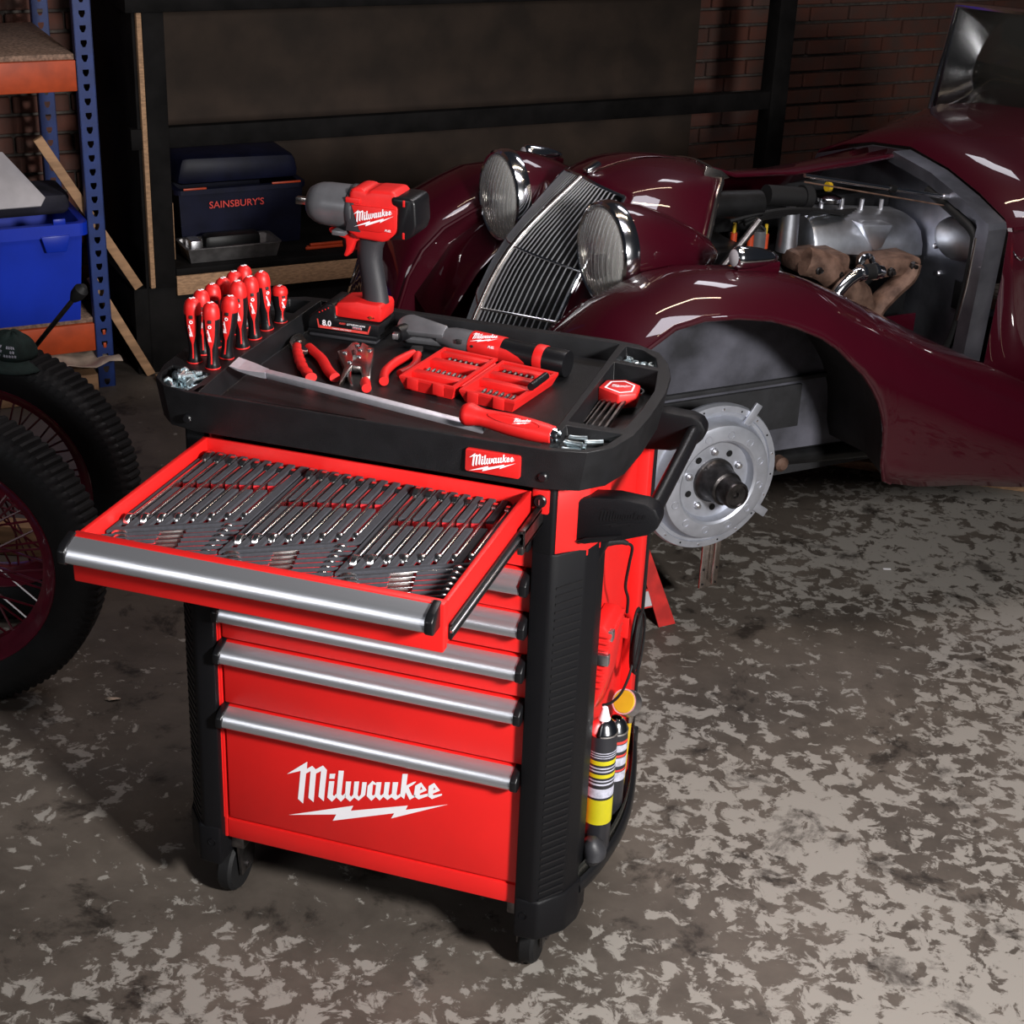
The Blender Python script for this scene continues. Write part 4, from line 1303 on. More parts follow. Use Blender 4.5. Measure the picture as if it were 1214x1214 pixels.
MB().box(0.112, 0.122, -0.026, -0.020, 0.002, 0.010, 0.001, M=RM).obj('vent', 'black_print', RT)

# ------------------------------------------------------------------ open bit case
BC = thing('bit_case', 'open red plastic driver bit case lying in the tray', 'bit case', (0.385, 0.27, TZ))
def case_half(A, Bv, Cc, Dd, h, bars, depth=0.010):
    """A..D: corners at the rim (front-hinge, rear-hinge ...) in world x,y"""
    c = [Vector((*p, 0)) for p in (A, Bv, Cc, Dd)]
    b = MB()
    zt = TZ + h
    def inset(ps, d):
        cen = sum(ps, Vector()) / 4
        out = []
        for i in range(4):
            p, q, r = ps[i - 1], ps[i], ps[(i + 1) % 4]
            e1 = (p - q).normalized()
            e2 = (r - q).normalized()
            out.append(q + (e1 + e2) * d)
        return out
    o2 = [(p.x, p.y) for p in c]
    base_ = [(p.x, p.y) for p in inset(c, 0.008)]
    inn = [(p.x, p.y) for p in inset(c, 0.0065)]
    b.poly([o2, inn], zt)
    b.wall(o2, zt, zt - 0.004)
    b.wall(o2, zt - 0.004, TZ + 0.0004, ring1=base_)
    b.poly([base_], TZ + 0.0004)
    b.wall(inn, zt, TZ + depth)
    b.poly([inn], TZ + depth)
    o = b.obj('case_half', 'red_plastic', BC, smooth=False)
    def uv(s, t_):
        return c[0] * (1 - s) * (1 - t_) + c[1] * s * (1 - t_) + c[2] * s * t_ + c[3] * (1 - s) * t_
    for s0, s1 in bars:
        q = [uv(s0, 0.06), uv(s1, 0.06), uv(s1, 0.94), uv(s0, 0.94)]
        MB().prism([(p.x, p.y) for p in q], TZ + depth, zt - 0.0015, bev=0.0008).obj('bit_rail', 'red_plastic', o)
    return o, uv
# s runs front -> rear, t across
h1_, uv1 = case_half((0.2640, 0.2100), (0.2862, 0.3804), (0.3940, 0.3632), (0.3712, 0.1920), 0.026, [(0.20, 0.30), (0.60, 0.70), (0.86, 0.93)])
h2_, uv2 = case_half((0.3800, 0.1940), (0.4035, 0.3620), (0.5140, 0.3420), (0.4850, 0.1760), 0.024, [(0.38, 0.47), (0.60, 0.70), (0.84, 0.93)])
for p, q in ((uv1(0.12, 1.0), uv1(0.88, 1.0)),):
    MB().tube([(p.x + 0.004, p.y, TZ + 0.020), (q.x + 0.004, q.y, TZ + 0.020)], 0.0042, 10).obj('hinge', 'red_plastic', BC)
for t_ in (0.15, 0.62):
    q = [uv1(-0.012, t_), uv1(0.0, t_), uv1(0.0, t_ + 0.2), uv1(-0.012, t_ + 0.2)]
    MB().prism([(p.x, p.y) for p in q], TZ + 0.006, TZ + 0.026, bev=0.001).obj('latch', 'red_plastic', h1_)
    q = [uv2(-0.012, t_), uv2(0.0, t_), uv2(0.0, t_ + 0.2), uv2(-0.012, t_ + 0.2)]
    MB().prism([(p.x, p.y) for p in q], TZ + 0.004, TZ + 0.024, bev=0.001).obj('latch', 'red_plastic', h2_)
bit0 = None
def put_bit(p, yaw, label, group):
    global bit0
    if bit0 is None:
        b = MB()
        b.lathe([(0, 0), (0.0036, 0), (0.0036, 0.010), (0.0028, 0.0115), (0.0028, 0.014), (0.0034, 0.016), (0.0030, 0.021), (0.0012, 0.026), (0, 0.026)], 6)
        bit0 = b.obj('driver_bit', 'dark_steel', None, local=True, angle=25)
        o = bit0
    else:
        o = bit0.copy()
        COL.objects.link(o)
    tag(o, label, 'driver bit', group)
    place(o, frame((p.x, p.y, TZ + 0.0145), (0, 0, 1), (math.cos(yaw), math.sin(yaw), 0.12)))
yw = math.atan2(0.17, 0.0225)
for i in range(8):
    put_bit(uv1(0.33, 0.17 + 0.095 * i), yw, 'dark steel driver bit in the wide row of the case half beside the cutters', 'bits in the case half beside the cutters')
for i in range(6):
    put_bit(uv1(0.72, 0.25 + 0.1 * i), yw, 'dark steel driver bit in the rear row of the case half beside the cutters', 'rear bits in the case half beside the cutters')
for i in range(6):
    put_bit(uv2(0.10, 0.30 + 0.105 * i), yw, 'dark steel driver bit in the case half beside the hex keys, row by the latch', 'bits in the case half beside the hex keys')
for i in range(6):
    put_bit(uv2(0.71, 0.18 + 0.1 * i), yw, 'dark steel driver bit in the case half beside the hex keys, rear row', 'rear bits in the case half beside the hex keys')
b = MB()
b.tube([(0.4950, 0.2360, TZ + 0.031), (0.5045, 0.2940, TZ + 0.033)], 0.0068, 14)
b.obj('bit_holder', 'black_satin', None, label='black cylindrical bit holder lying on the red case rim', cat='bit holder')

# ------------------------------------------------------------------ pry bar
PB = thing('pry_bar', 'long steel pry bar with red handle lying across the front of the tray', 'pry bar', (0.3, 0.06, TZ))
q0 = Vector((0.062, 0.1000, 1.1045))
q1 = Vector((0.445, 0.0420, 1.1135))
d = (q1 - q0).normalized()
b = MB()
b.box(0, (q1 - q0).length + 0.03, -0.0062, 0.0062, -0.0062, 0.0062, 0.0015, M=frame(q0, d, (0, -0.25, 1)))
BAR = b.obj('bar', 'bar_steel', PB)
b = MB()
e = q0 - d * 0.002
tp = [(-0.052, 0.015, 0.010), (-0.045, 0.014, 0.0085)]
Mq = frame(q0, d, (0, -0.25, 1))
rows = []
for x, hw, ht, zc in ((0.004, 0.0065, 0.0062, 0), (-0.006, 0.0085, 0.0056, 0.0002), (-0.025, 0.0125, 0.0040, 0.0020), (-0.046, 0.0150, 0.0022, 0.0042), (-0.062, 0.0150, 0.0008, 0.0075)):
    rows.append([Mq @ Vector((x, -hw, zc - ht)), Mq @ Vector((x, hw, zc - ht)), Mq @ Vector((x, hw, zc + ht)), Mq @ Vector((x, -hw, zc + ht))])
b.grid(rows, closed_u=True)
b.bm.verts.ensure_lookup_table()
b.face([b.bm.verts[i] for i in range(4)])
b.face([b.bm.verts[i] for i in range(16, 20)])
b.obj('chisel_tip', 'bar_steel', PB, smooth=False)
hq = Vector((0.437, 0.0430, 1.1135))
hd_ = (Vector((0.607, 0.0150, 1.1200)) - hq).normalized()
HM = frame(hq, hd_, (0, -0.2, 1))
def psec(secs, name, m, seg=24):
    b = MB()
    rows = []
    for x, ry, rz in secs:
        rows.append([HM @ Vector((x, ry * math.cos(2 * PI * k / seg), rz * math.sin(2 * PI * k / seg))) for k in range(seg)])
    b.grid(rows, closed_u=True)
    b.bm.verts.ensure_lookup_table()
    nv = len(b.bm.verts)
    b.face([b.bm.verts[i] for i in range(seg)])
    b.face([b.bm.verts[i] for i in range(nv - seg, nv)])
    return b.obj(name, m, PB)
GR = psec([(0.0, 0.009, 0.009), (0.002, 0.015, 0.014), (0.008, 0.0200, 0.0185), (0.016, 0.0205, 0.0190), (0.028, 0.0165, 0.0155), (0.040, 0.0150, 0.0145), (0.060, 0.0168, 0.0160), (0.090, 0.0190, 0.0178), (0.125, 0.0188, 0.0178), (0.150, 0.0170, 0.0162), (0.162, 0.0155, 0.0150)], 'handle', 'red_plastic')
psec([(0.160, 0.0128, 0.0128), (0.168, 0.0125, 0.0125), (0.172, 0.0100, 0.0100)], 'striking_cap', 'chrome')
nrm = HM.to_3x3() @ Vector((0, -0.45, 0.9)).normalized()
b = MB()
el = []
rows = []
for x, a in ((0.050, 4), (0.056, 16), (0.068, 24), (0.100, 27), (0.130, 24), (0.140, 16), (0.144, 5)):
    rr = 0.0193 if 0.06 < x < 0.135 else 0.0178
    rows.append([HM @ Vector((x, rr * math.cos(math.radians(117 + a * q / 4)) * 1.0, rr * 0.945 * math.sin(math.radians(117 + a * q / 4)))) for q in range(-4, 5)])
logo('brand_lettering', GR, HM @ Vector((0.112, -0.0080, 0.0160)), hd_, nrm, 0.030, lift=0.0008)
b = MB()
ring3 = []
for q in range(29):
    t_ = 2 * PI * q / 28
    x = 0.098 + 0.046 * math.cos(t_)
    aa = math.radians(118 + 24 * math.sin(t_))
    rr = 0.0190 - 0.0026 * max(0, (0.07 - x) / 0.02) * 0.6
    ring3.append(HM @ Vector((x, rr * math.cos(aa), rr * 0.95 * math.sin(aa))))
b.tube(ring3[:-1], 0.0006, 6, closed=True)
b.obj('oval_rib', 'red_plastic', GR)
text('stamped_lettering', '24"  48-22-9214', BAR, q0 + d * 0.345 + Vector((0, 0, 0.0066)) + Vector((0, -0.0014, 0)), d, (0, -0.25, 1), 0.0042, 'black_print', lift=0.0006, width=0.050)

# ------------------------------------------------------------------ folding hex key set
HK = thing('hex_key_set', 'red folding hex key set with fanned keys in the side bin', 'hex keys', (0.635, 0.27, 1.0552))
HZ = 1.0555
b = MB()
b.prism([(0.598, 0.300), (0.602, 0.340), (0.634, 0.356), (0.664, 0.338), (0.668, 0.296), (0.640, 0.276)], HZ + 0.010, HZ + 0.036, bev=0.0025)
HB = b.obj('body', 'red_plastic', HK)
b = MB()
o_ = [(0.608, 0.302), (0.611, 0.335), (0.634, 0.347), (0.656, 0.333), (0.659, 0.300), (0.640, 0.286)]
i_ = [(0.634 + (x - 0.634) * 0.86, 0.318 + (y - 0.318) * 0.86) for x, y in o_]
b.poly([o_, i_], HZ + 0.0364)
b.obj('hexagon_print', 'white_print', HB, smooth=False, weld=False)
logo('brand_lettering', HB, (0.634, 0.318, HZ + 0.036), (1, 0.05, 0), (0, 0, 1), 0.036)
for i, (x0, y0, x1, y1, r) in enumerate([(0.606, 0.300, 0.6000, 0.205, 0.0017), (0.615, 0.296, 0.6065, 0.186, 0.0021), (0.626, 0.290, 0.6170, 0.172, 0.0026), (0.638, 0.286, 0.6290, 0.160, 0.0031), (0.650, 0.290, 0.6420, 0.150, 0.0042)]):
    MB().tube([(x0, y0 + 0.02, HZ + 0.016 + 0.002 * i), (x1, y1, HZ + 0.004 + r)], r, 6).obj('hex_key', 'dark_steel', HK)
MB().tube(catmull([(0.622, 0.352, HZ + 0.02), (0.622, 0.380, HZ + 0.014), (0.640, 0.392, HZ + 0.012), (0.662, 0.376, HZ + 0.012), (0.664, 0.345, HZ + 0.016)], 5), 0.0018, 8).obj('wire_loop', 'steel', HK)

# ================================================================== vintage car, bonnet side open, front wheel off
CAR = thing('vintage_car', 'maroon vintage car with its bonnet side and front wheel removed', 'car', tuple(CP(0.2, 0, 0.0)), AL)
def cob(b, name, m, parent=None, **kw):
    b.map(lambda c: CP(c.x, c.y, c.z))
    return b.obj(name, m, parent or CAR, **kw)

def interp(tab, u):
    if u <= tab[0][0]:
        return tab[0][1:]
    for i in range(len(tab) - 1):
        a, c = tab[i], tab[i + 1]
        if a[0] <= u <= c[0]:
            k = (u - a[0]) / (c[0] - a[0])
            return tuple(a[j] + (c[j] - a[j]) * k for j in range(1, len(a)))
    return tab[-1][1:]

# stations: u, crown height, arch-lip height, crown v
ST = [(-0.430, 0.62, 0.50, 0.53), (-0.418, 0.72, 0.54, 0.53), (-0.388, 0.815, 0.66, 0.53), (-0.345, 0.882, 0.79, 0.535), (-0.28, 0.938, 0.885, 0.54), (-0.195, 0.976, 0.930, 0.545), (-0.127, 1.001, 0.947, 0.55),
      (-0.044, 1.008, 0.946, 0.55), (0.044, 1.001, 0.933, 0.55), (0.110, 0.993, 0.912, 0.55), (0.177, 0.982, 0.883, 0.55), (0.222, 0.969, 0.853, 0.55), (0.262, 0.953, 0.816, 0.55), (0.300, 0.936, 0.782, 0.55), (0.333, 0.921, 0.742, 0.55),
      (0.358, 0.910, 0.706, 0.55), (0.376, 0.901, 0.669, 0.55), (0.390, 0.894, 0.630, 0.55), (0.397, 0.890, 0.591, 0.55), (0.403, 0.887, 0.53, 0.55), (0.418, 0.880, 0.485, 0.55), (0.44, 0.870, 0.474, 0.55), (0.52, 0.829, 0.452, 0.55), (0.60, 0.788, 0.441, 0.55), (0.666, 0.756, 0.434, 0.55),
      (0.84, 0.677, 0.40, 0.55), (1.02, 0.595, 0.375, 0.55), (1.2, 0.525, 0.358, 0.55), (1.5, 0.45, 0.34, 0.55), (1.9, 0.42, 0.33, 0.55)]
def fender(sg):
    b = MB()
    rows = []
    for u, zc, zl, vc in ST:
        d = 0.17
        h = zc - zl
        vo = 0.755
        pts = [(vc - 0.165, zc - 0.055), (vc - 0.12, zc - 0.022), (vc - 0.06, zc - 0.005)]
        n = 12
        arc_end = math.acos(max(-1, 1 - h / d)) if h < d else PI / 2
        La = arc_end * 0.2
        Ls = max(0.0, h - d)
        for k in range(n + 1):
            s = (La + Ls) * k / n
            if s <= La or Ls == 0:
                th_ = arc_end * (s / La)
                pts.append((vc + (vo - vc) * math.sin(th_), zc - d * (1 - math.cos(th_))))
            else:
                pts.append((vo - 0.02 * (s - La) / 0.4, zc - d - (s - La)))
        rows.append([(u, sg * v, z) for v, z in pts])
    b.grid(rows)
    # rounded nose of the wing
    return cob(b, 'front_wing', 'car_maroon', angle=60, solid=0.004)
for sg in (1, -1):
    fw_ = fender(sg)
    # beaded arch lip
    lip = []
    for u, zc, zl, vc in ST[:22]:
        h = zc - zl
        d = 0.17
        th_ = math.acos(max(-1, 1 - h / d)) if h < d else PI / 2
        v = vc + (0.755 - vc) * math.sin(th_) - (0.02 * (h - d) / 0.4 if h > d else 0)
        lip.append((u, sg * (v - 0.004), zl))
    b = MB()
    b.tube(lip, 0.006, 8)
    cob(b, 'arch_bead', 'car_maroon', fw_)
    ridge = [(u, sg * (vc - 0.165), zc - 0.053) for u, zc, zl, vc in ST]
    b = MB()
    b.tube(ridge, 0.006, 8)
    cob(b, 'wing_bead', 'car_maroon', fw_)
    # inner wing panel and arch liner
    b = MB()
    low, hi = [], []
    for u, zc, zl, vc in [(-0.43, 0.7, 0, 0)] + ST[3:26]:
        low.append((u, sg * 0.385, 0.44 - 0.02 * u))
        hi.append((u, sg * 0.385, zc - 0.05))
    b.grid([low, hi])
    cob(b, 'inner_wing', 'dusty_underseal' if sg > 0 else 'car_maroon', smooth=False, solid=0.004)
    b = MB()
    ln = [(u, sg * v, z) for u, v, z in [(p[0], abs(p[1]), p[2]) for p in lip[9:]]]
    outer_ = [(u + 0.012, v, z - 0.006) for u, v, z in ln]
    inner_ = [(u + 0.10, sg * 0.388, z - 0.03) for u, v, z in ln]
    mid_ = [((p[0] + q[0]) / 2 + 0.02, (p[1] + q[1]) / 2, (p[2] + q[2]) / 2 + 0.012) for p, q in zip(outer_, inner_)]
    b.grid([outer_, mid_, inner_])
    cob(b, 'arch_liner', 'dark_underseal', solid=0.003)
# details inside the near arch: stays, seam, stitched edge, chassis
b = MB()
b.tube([(-0.30, 0.395, 0.86), (-0.10, 0.40, 0.42)], 0.010, 8)
b.tube([(-0.20, 0.395, 0.90), (0.02, 0.40, 0.42)], 0.008, 8)
cob(b, 'wing_stay', 'dark_steel')
b = MB()
b.box(-0.38, 0.62, 0.388, 0.400, 0.628, 0.640, 0.002)
cob(b, 'panel_seam', 'dark_underseal')
b = MB()
b.box(-0.40, 0.40, 0.388, 0.398, 0.500, 0.618, 0.002)
cob(b, 'dirty_panel', 'dark_underseal')
b = MB()
b.box(-0.30, 1.8, 0.30, 0.385, 0.40, 0.465, 0.006)
cob(b, 'chassis_rail', 'engine_black')
b = MB()
b.tube([(0.05, 0.36, 0.42), (0.70, 0.40, 0.395)], 0.022, 12)
cob(b, 'track_rod', 'engine_black')
b = MB()
b.lathe([(0, 0.02), (0.012, 0.02), (0.020, 0.012), (0.020, -0.01), (0, -0.01)], 14, frame((0.335, 0.425, 0.415), (1, 0, 0), (0, 1, 0)))
cob(b, 'rod_end', 'rusty_iron')
b = MB()
b.tube([(0.0, -0.60, 0.48), (0.0, 0.60, 0.50)], 0.03, 12)
cob(b, 'front_axle', 'engine_black')
b = MB()
b.box(-0.35, 1.9, -0.385, 0.385, 0.36, 0.40)
cob(b, 'undertray', 'dark_underseal', smooth=False)

# --- brake drum
HC = (0.0, 0.60, 0.50)
DM = frame(HC, (1, 0, 0), (0, 1, 0))
prof = [(0.02, -0.02), (0.188, -0.02), (0.190, -0.010), (0.186, 0.000), (0.170, 0.001), (0.168, -0.003), (0.160, -0.004), (0.154, 0.006), (0.151, 0.020), (0.146, 0.030), (0.138, 0.033), (0.110, 0.034), (0.104, 0.030), (0.101, 0.016), (0.099, 0.010), (0.050, 0.010), (0.050, 0.0)]
b = MB()
b.lathe(prof, 72, DM)
DRUM = cob(b, 'brake_drum', 'drum_silver', angle=28)
b = MB()
b.lathe([(0.056, 0.008), (0.056, 0.018), (0.051, 0.022), (0.048, 0.030), (0.044, 0.060), (0.042, 0.072), (0.036, 0.075), (0.034, 0.080), (0.034, 0.112), (0.031, 0.116), (0.028, 0.116), (0.026, 0.112), (0.008, 0.111), (0.006, 0.104), (0, 0.104)], 36, DM)
cob(b, 'hub', 'greasy_steel', DRUM, label='greasy black splined hub')
for k in range(10):
    a = 2 * PI * k / 10 + 0.25
    p = DM @ Vector((0.074 * math.cos(a), 0.074 * math.sin(a), 0.010))
    M_ = frame(p, (1, 0, 0), (0, 1, 0))
    if k % 2:
        b = MB()
        b.lathe([(0.0095, 0), (0.0095, 0.002), (0.0080, 0.004), (0.0072, 0.004), (0.0072, 0.010), (0.005, 0.012), (0, 0.012)], 12, M_)
        cob(b, 'wheel_stud', 'steel', DRUM)
    else:
        b = MB()
        b.lathe([(0.0085, 0.0012), (0.0085, 0.0018), (0, 0.0018)], 14, M_)
        cob(b, 'stud_hole', 'engine_black', DRUM)
for k in range(20):
    a = 2 * PI * k / 20 + 0.1
    p = DM @ Vector((0.177 * math.cos(a), 0.177 * math.sin(a), 0.0005))
    b = MB()
    b.lathe([(0.0035, 0), (0.0028, 0.002), (0, 0.0025)] if k % 2 else [(0.0028, 0.0002), (0, 0.0003)], 8, frame(p, (1, 0, 0), (0, 1, 0)))
    cob(b, 'rim_rivet', 'chrome' if k % 2 else 'engine_black', DRUM)
for k in range(12):
    a = 2 * PI * k / 12 + 0.2
    p = DM @ Vector((0.124 * math.cos(a), 0.124 * math.sin(a), 0.0335))
    b = MB()
    b.lathe([(0.010, 0), (0.0095, 0.0012), (0.0085, 0.0012), (0.008, 0)], 14, frame(p, (1, 0, 0), (0, 1, 0)))
    cob(b, 'cast_boss', 'drum_silver', DRUM)
for a in (0.62, -0.98):
    b = MB()
    b.box(0.150, 0.212, -0.011, 0.011, -0.001, 0.006, 0.002, M=DM @ Matrix.Rotation(a, 4, 'Z'))
    cob(b, 'rim_clip', 'drum_silver', DRUM)
b = MB()
b.box(0.070, 0.125, 0.49, 0.498, 0.130, 0.320, 0.002)
b.box(0.092, 0.100, 0.498, 0.520, 0.150, 0.320, 0.002)
cob(b, 'damper_bracket', 'nickel')
for q, (du, dz) in enumerate(((0.078, 0.142), (0.117, 0.142), (0.117, 0.185), (0.078, 0.185))):
    b = MB()
    b.tube([(du, 0.4975, dz), (du, 0.4990, dz)], 0.0035, 8)
    cob(b, 'bracket_hole', 'engine_black')

# --- grille: a V of slim chrome bars
def gridge(s):
    return catmull_at([(-0.430, 0.55), (-0.358, 0.751), (-0.256, 0.938), (-0.068, 1.101)], s)
def gedge(s):
    return catmull_at([(-0.300, 0.57), (-0.237, 0.768), (-0.160, 0.915), (-0.030, 1.082)], s)
def catmull_at(pts, s):
    n = len(pts) - 1
    i = min(int(s * n), n - 1)
    t_ = s * n - i
    P = [Vector((*pts[max(0, min(n, j))], 0)) for j in (i - 1, i, i + 1, i + 2)]
    q = 0.5 * ((2 * P[1]) + (P[2] - P[0]) * t_ + (2 * P[0] - 5 * P[1] + 4 * P[2] - P[3]) * t_ * t_ + (-P[0] + 3 * P[1] - 3 * P[2] + P[3]) * t_ ** 3)
    return q.x, q.y
def gv(s):
    return 0.20 - 0.045 * max(0, (s - 0.45) / 0.55) ** 1.5
def gpt(s, w, sg, off=0.0):
    a, c = gridge(s), gedge(s)
    bulge = 0.018 * math.sin(PI * w)
    return (a[0] + (c[0] - a[0]) * w - bulge + off, sg * gv(s) * w, a[1] + (c[1] - a[1]) * w + 0.3 * bulge)
GRL = bpy.data.objects.new('grille', None)
COL.objects.link(GRL)
GRL.parent = CAR
GRL.matrix_parent_inverse = wm(CAR).inverted()
GRL.location = CP(-0.3, 0, 0.6)
for sg in (1, -1):
    b = MB()
    b.grid([[gpt(s / 14, w / 6, sg, 0.030) for w in range(7)] for s in range(15)])
    cob(b, 'grille_backing', 'engine_black', GRL, smooth=True)
    nb = 15
    for k in range(nb):
        w = (k + 0.55) / nb
        smax = 1.0 if w < 0.75 else 1.0 - 0.10 * ((w - 0.75) / 0.25) ** 2
        b = MB()
        b.tube([gpt(smax * s / 12, w, sg) for s in range(13)], 0.0021, 6)
        cob(b, 'grille_bar', 'grille_chrome', GRL)
    for s0 in (0.385, 0.665):
        b = MB()
        b.tube([gpt(s0, w / 8, sg, -0.002) for w in range(9)], 0.0035, 8)
        cob(b, 'grille_band', 'chrome', GRL)
    b = MB()
    ed = [gpt(s / 14, 1.0, sg) for s in range(15)]
    b.tube(ed, 0.005, 8)
    b.tube([gpt(1.0, w / 6, sg) for w in range(7)], 0.005, 8)
    cob(b, 'grille_surround', 'chrome', GRL)
b = MB()
b.tube([gpt(s / 14, 0.0, 1, -0.004) for s in range(15)], 0.0075, 10)
cob(b, 'grille_centre_strip', 'nickel', GRL)
b = MB()
b.box(-0.022, 0.022, -0.014, 0.014, -0.008, 0.008, 0.004, M=Matrix.Translation((-0.040, 0.0, 1.122)) @ Matrix.Rotation(-0.5, 4, 'Y'))
cob(b, 'nose_emblem', 'chrome')

# --- nose shell from grille edge to the bonnet opening
Bc = [(0.055, 0.345, 0.60), (0.065, 0.355, 0.72), (0.085, 0.335, 0.85), (0.11, 0.300, 0.93), (0.15, 0.265, 0.985), (0.19, 0.222, 1.04), (0.235, 0.168, 1.078), (0.275, 0.118, 1.098), (0.280, 0.06, 1.110), (0.280, 0.0, 1.114)]
Ac = [(0.0, 1.0), (0.25, 1.0), (0.42, 1.0), (0.58, 1.0), (0.74, 1.0), (0.88, 1.0), (1.0, 1.0), (1.0, 0.70), (1.0, 0.35), (1.0, 0.0)]
for sg in (1, -1):
    rows = []
    A_ = [Vector(gpt(s, w, 1)) for s, w in Ac]
    B_ = [Vector(p) for p in Bc]
    A2 = catmull(A_, 3)
    B2 = catmull(B_, 3)
    nr = 9
    for r in range(nr + 1):
        k = r / nr
        row = []
        for i, (p, q) in enumerate(zip(A2, B2)):
            c = p.lerp(q, k)
            f = i / (len(A2) - 1)
            bul = 0.030 * math.sin(PI * k)
            outv = Vector((-0.15, 1 - f, 0.25 + f)).normalized()
            c = c + outv * bul
            row.append((c.x, sg * c.y, c.z))
        rows.append(row)
    b = MB()
    b.grid(rows)
    ns = cob(b, 'nose_shell', 'car_maroon', angle=70, solid=0.003)
    b = MB()
    b.tube([(p.x + 0.002, sg * (p.y + 0.002), p.z) for p in B2], 0.0055, 8, flat=(1.3, 1))
    cob(b, 'opening_trim', 'nickel', ns, label='grey metal trim along the engine opening')
    # apron between nose and wing
    b = MB()
    ap = []
    for u, z0 in ((-0.36, 0.66), (-0.25, 0.80), (-0.12, 0.88), (0.0, 0.90), (0.12, 0.89)):
        k = max(0.0, min(1.0, (u + 0.30) / 0.36))
        vin = 0.20 + 0.14 * k
        ap.append([(u, sg * (vin + (0.40 - vin) * q / 4), z0 + 0.05 * (q / 4) ** 2) for q in range(5)])
    b.grid(ap)
    cob(b, 'nose_apron', 'car_maroon', angle=70, solid=0.003)

# --- headlamps
def headlamp(sg):
    c = Vector((-0.150, 0.283, 0.988))
    b = MB()
    sec = []
    for x, r in ((0.010, 0.118), (0.040, 0.122), (0.09, 0.118), (0.15, 0.104), (0.22, 0.078), (0.28, 0.045), (0.31, 0.015)):
        sec.append([(c.x + x, sg * (c.y + r * math.cos(2 * PI * k / 28) + 0.02 * x), c.z - 0.10 * x + r * math.sin(2 * PI * k / 28)) for k in range(28)])
    b.grid(sec, closed_u=True)
    pod = cob(b, 'headlamp_pod', 'car_maroon', angle=60)
    Mh = frame((c.x, sg * c.y, c.z), (0, 0, 1), (-1, 0, 0))
    b = MB()
    b.lathe([(0.112, 0.012), (0.117, 0.016), (0.123, 0.012), (0.126, 0.002), (0.127, -0.012), (0.124, -0.024), (0.118, -0.028)], 40, Mh)
    cob(b, 'headlamp_rim', 'chrome', pod)
    b = MB()
    b.lathe([(0.113, 0.006), (0.108, -0.012), (0.085, -0.045), (0.05, -0.066), (0.02, -0.073), (0, -0.074)], 36, Mh)
    cob(b, 'reflector', 'headlamp_reflector', pod)
    b = MB()
    b.ball(Mh @ Vector((0, 0, -0.050)), 0.009, 12)
    cob(b, 'bulb', 'headlamp_reflector', pod)
    b = MB()
    b.lathe([(0.114, 0.010), (0.100, 0.020), (0.075, 0.029), (0.045, 0.035), (0.02, 0.037), (0, 0.0375)], 36, Mh)
    cob(b, 'lens', 'lens_glass', pod, label='ribbed glass headlamp lens', solid=0.004)
    b = MB()
    for q in range(-6, 7):
        yy = q * 0.0155
        hh = math.sqrt(0.104 ** 2 - yy ** 2)
        b.tube([Mh @ Vector((hh * w_ / 5, yy, 0.040 - 0.030 * ((yy ** 2 + (hh * w_ / 5) ** 2) / 0.0130))) for w_ in range(-5, 6)], 0.0013, 5)
    cob(b, 'lens_ribs', 'grille_chrome', pod)
    b = MB()
    b.box(-0.010, 0.012, -0.012, 0.012, -0.128, -0.112, 0.003, M=Matrix.Translation((c.x + 0.005, sg * c.y, c.z - 0.012)))
    cob(b, 'rim_clip', 'chrome', pod)
for sg in (1, -1):
    headlamp(sg)

# --- side lamp on the near wing (and far wing)
for sg in (1, -1):
    b = MB()
    Ms = frame((0.045, sg * 0.545, 1.030), (0, 0, 1), (1, 0, -0.08))
    b.lathe([(0.0, -0.004), (0.021, -0.003), (0.026, 0.002), (0.028, 0.012), (0.027, 0.040), (0.023, 0.070), (0.015, 0.100), (0.006, 0.120), (0, 0.124)], 24, Ms)
    slp = cob(b, 'side_lamp', 'chrome')
    b = MB()
    b.lathe([(0.0, -0.008), (0.012, -0.007), (0.020, -0.004)], 20, Ms)
    cob(b, 'lens', 'pale_sheet', slp)
    b = MB()
    b.box(0.05, 0.17, sg * 0.545 - 0.010, sg * 0.545 + 0.010, 0.985, 1.012, 0.004)
    cob(b, 'lamp_foot', 'car_maroon', slp)

# --- bonnet: far half closed, near half folded away
b = MB()
rows = []
for u, dz, wd in ((0.283, 0.0, 1.0), (0.40, -0.038, 1.05), (0.60, -0.045, 1.15), (0.80, -0.035, 1.28), (0.985, -0.015, 1.4)):
    rows.append([(u, -v * wd, z + dz) for v, z in ((0.0, 1.106), (0.06, 1.102), (0.118, 1.090), (0.168, 1.070), (0.222, 1.032), (0.265, 0.977), (0.300, 0.922))])
b.grid(rows)
cob(b, 'bonnet', 'car_maroon', angle=60, solid=0.004)
b = MB()
b.tube([(0.283, 0.0, 1.106), (0.40, 0.0, 1.070), (0.60, 0.0, 1.063), (0.985, 0.0, 1.093)], 0.006, 8)
cob(b, 'bonnet_hinge', 'car_maroon')
b = MB()
b.prism([(0.215, 1.085), (0.30, 1.100), (0.275, 1.120), (0.225, 1.135)], 0.115, 0.122, axis='y', bev=0.001)
cob(b, 'bonnet_corner', 'nickel')

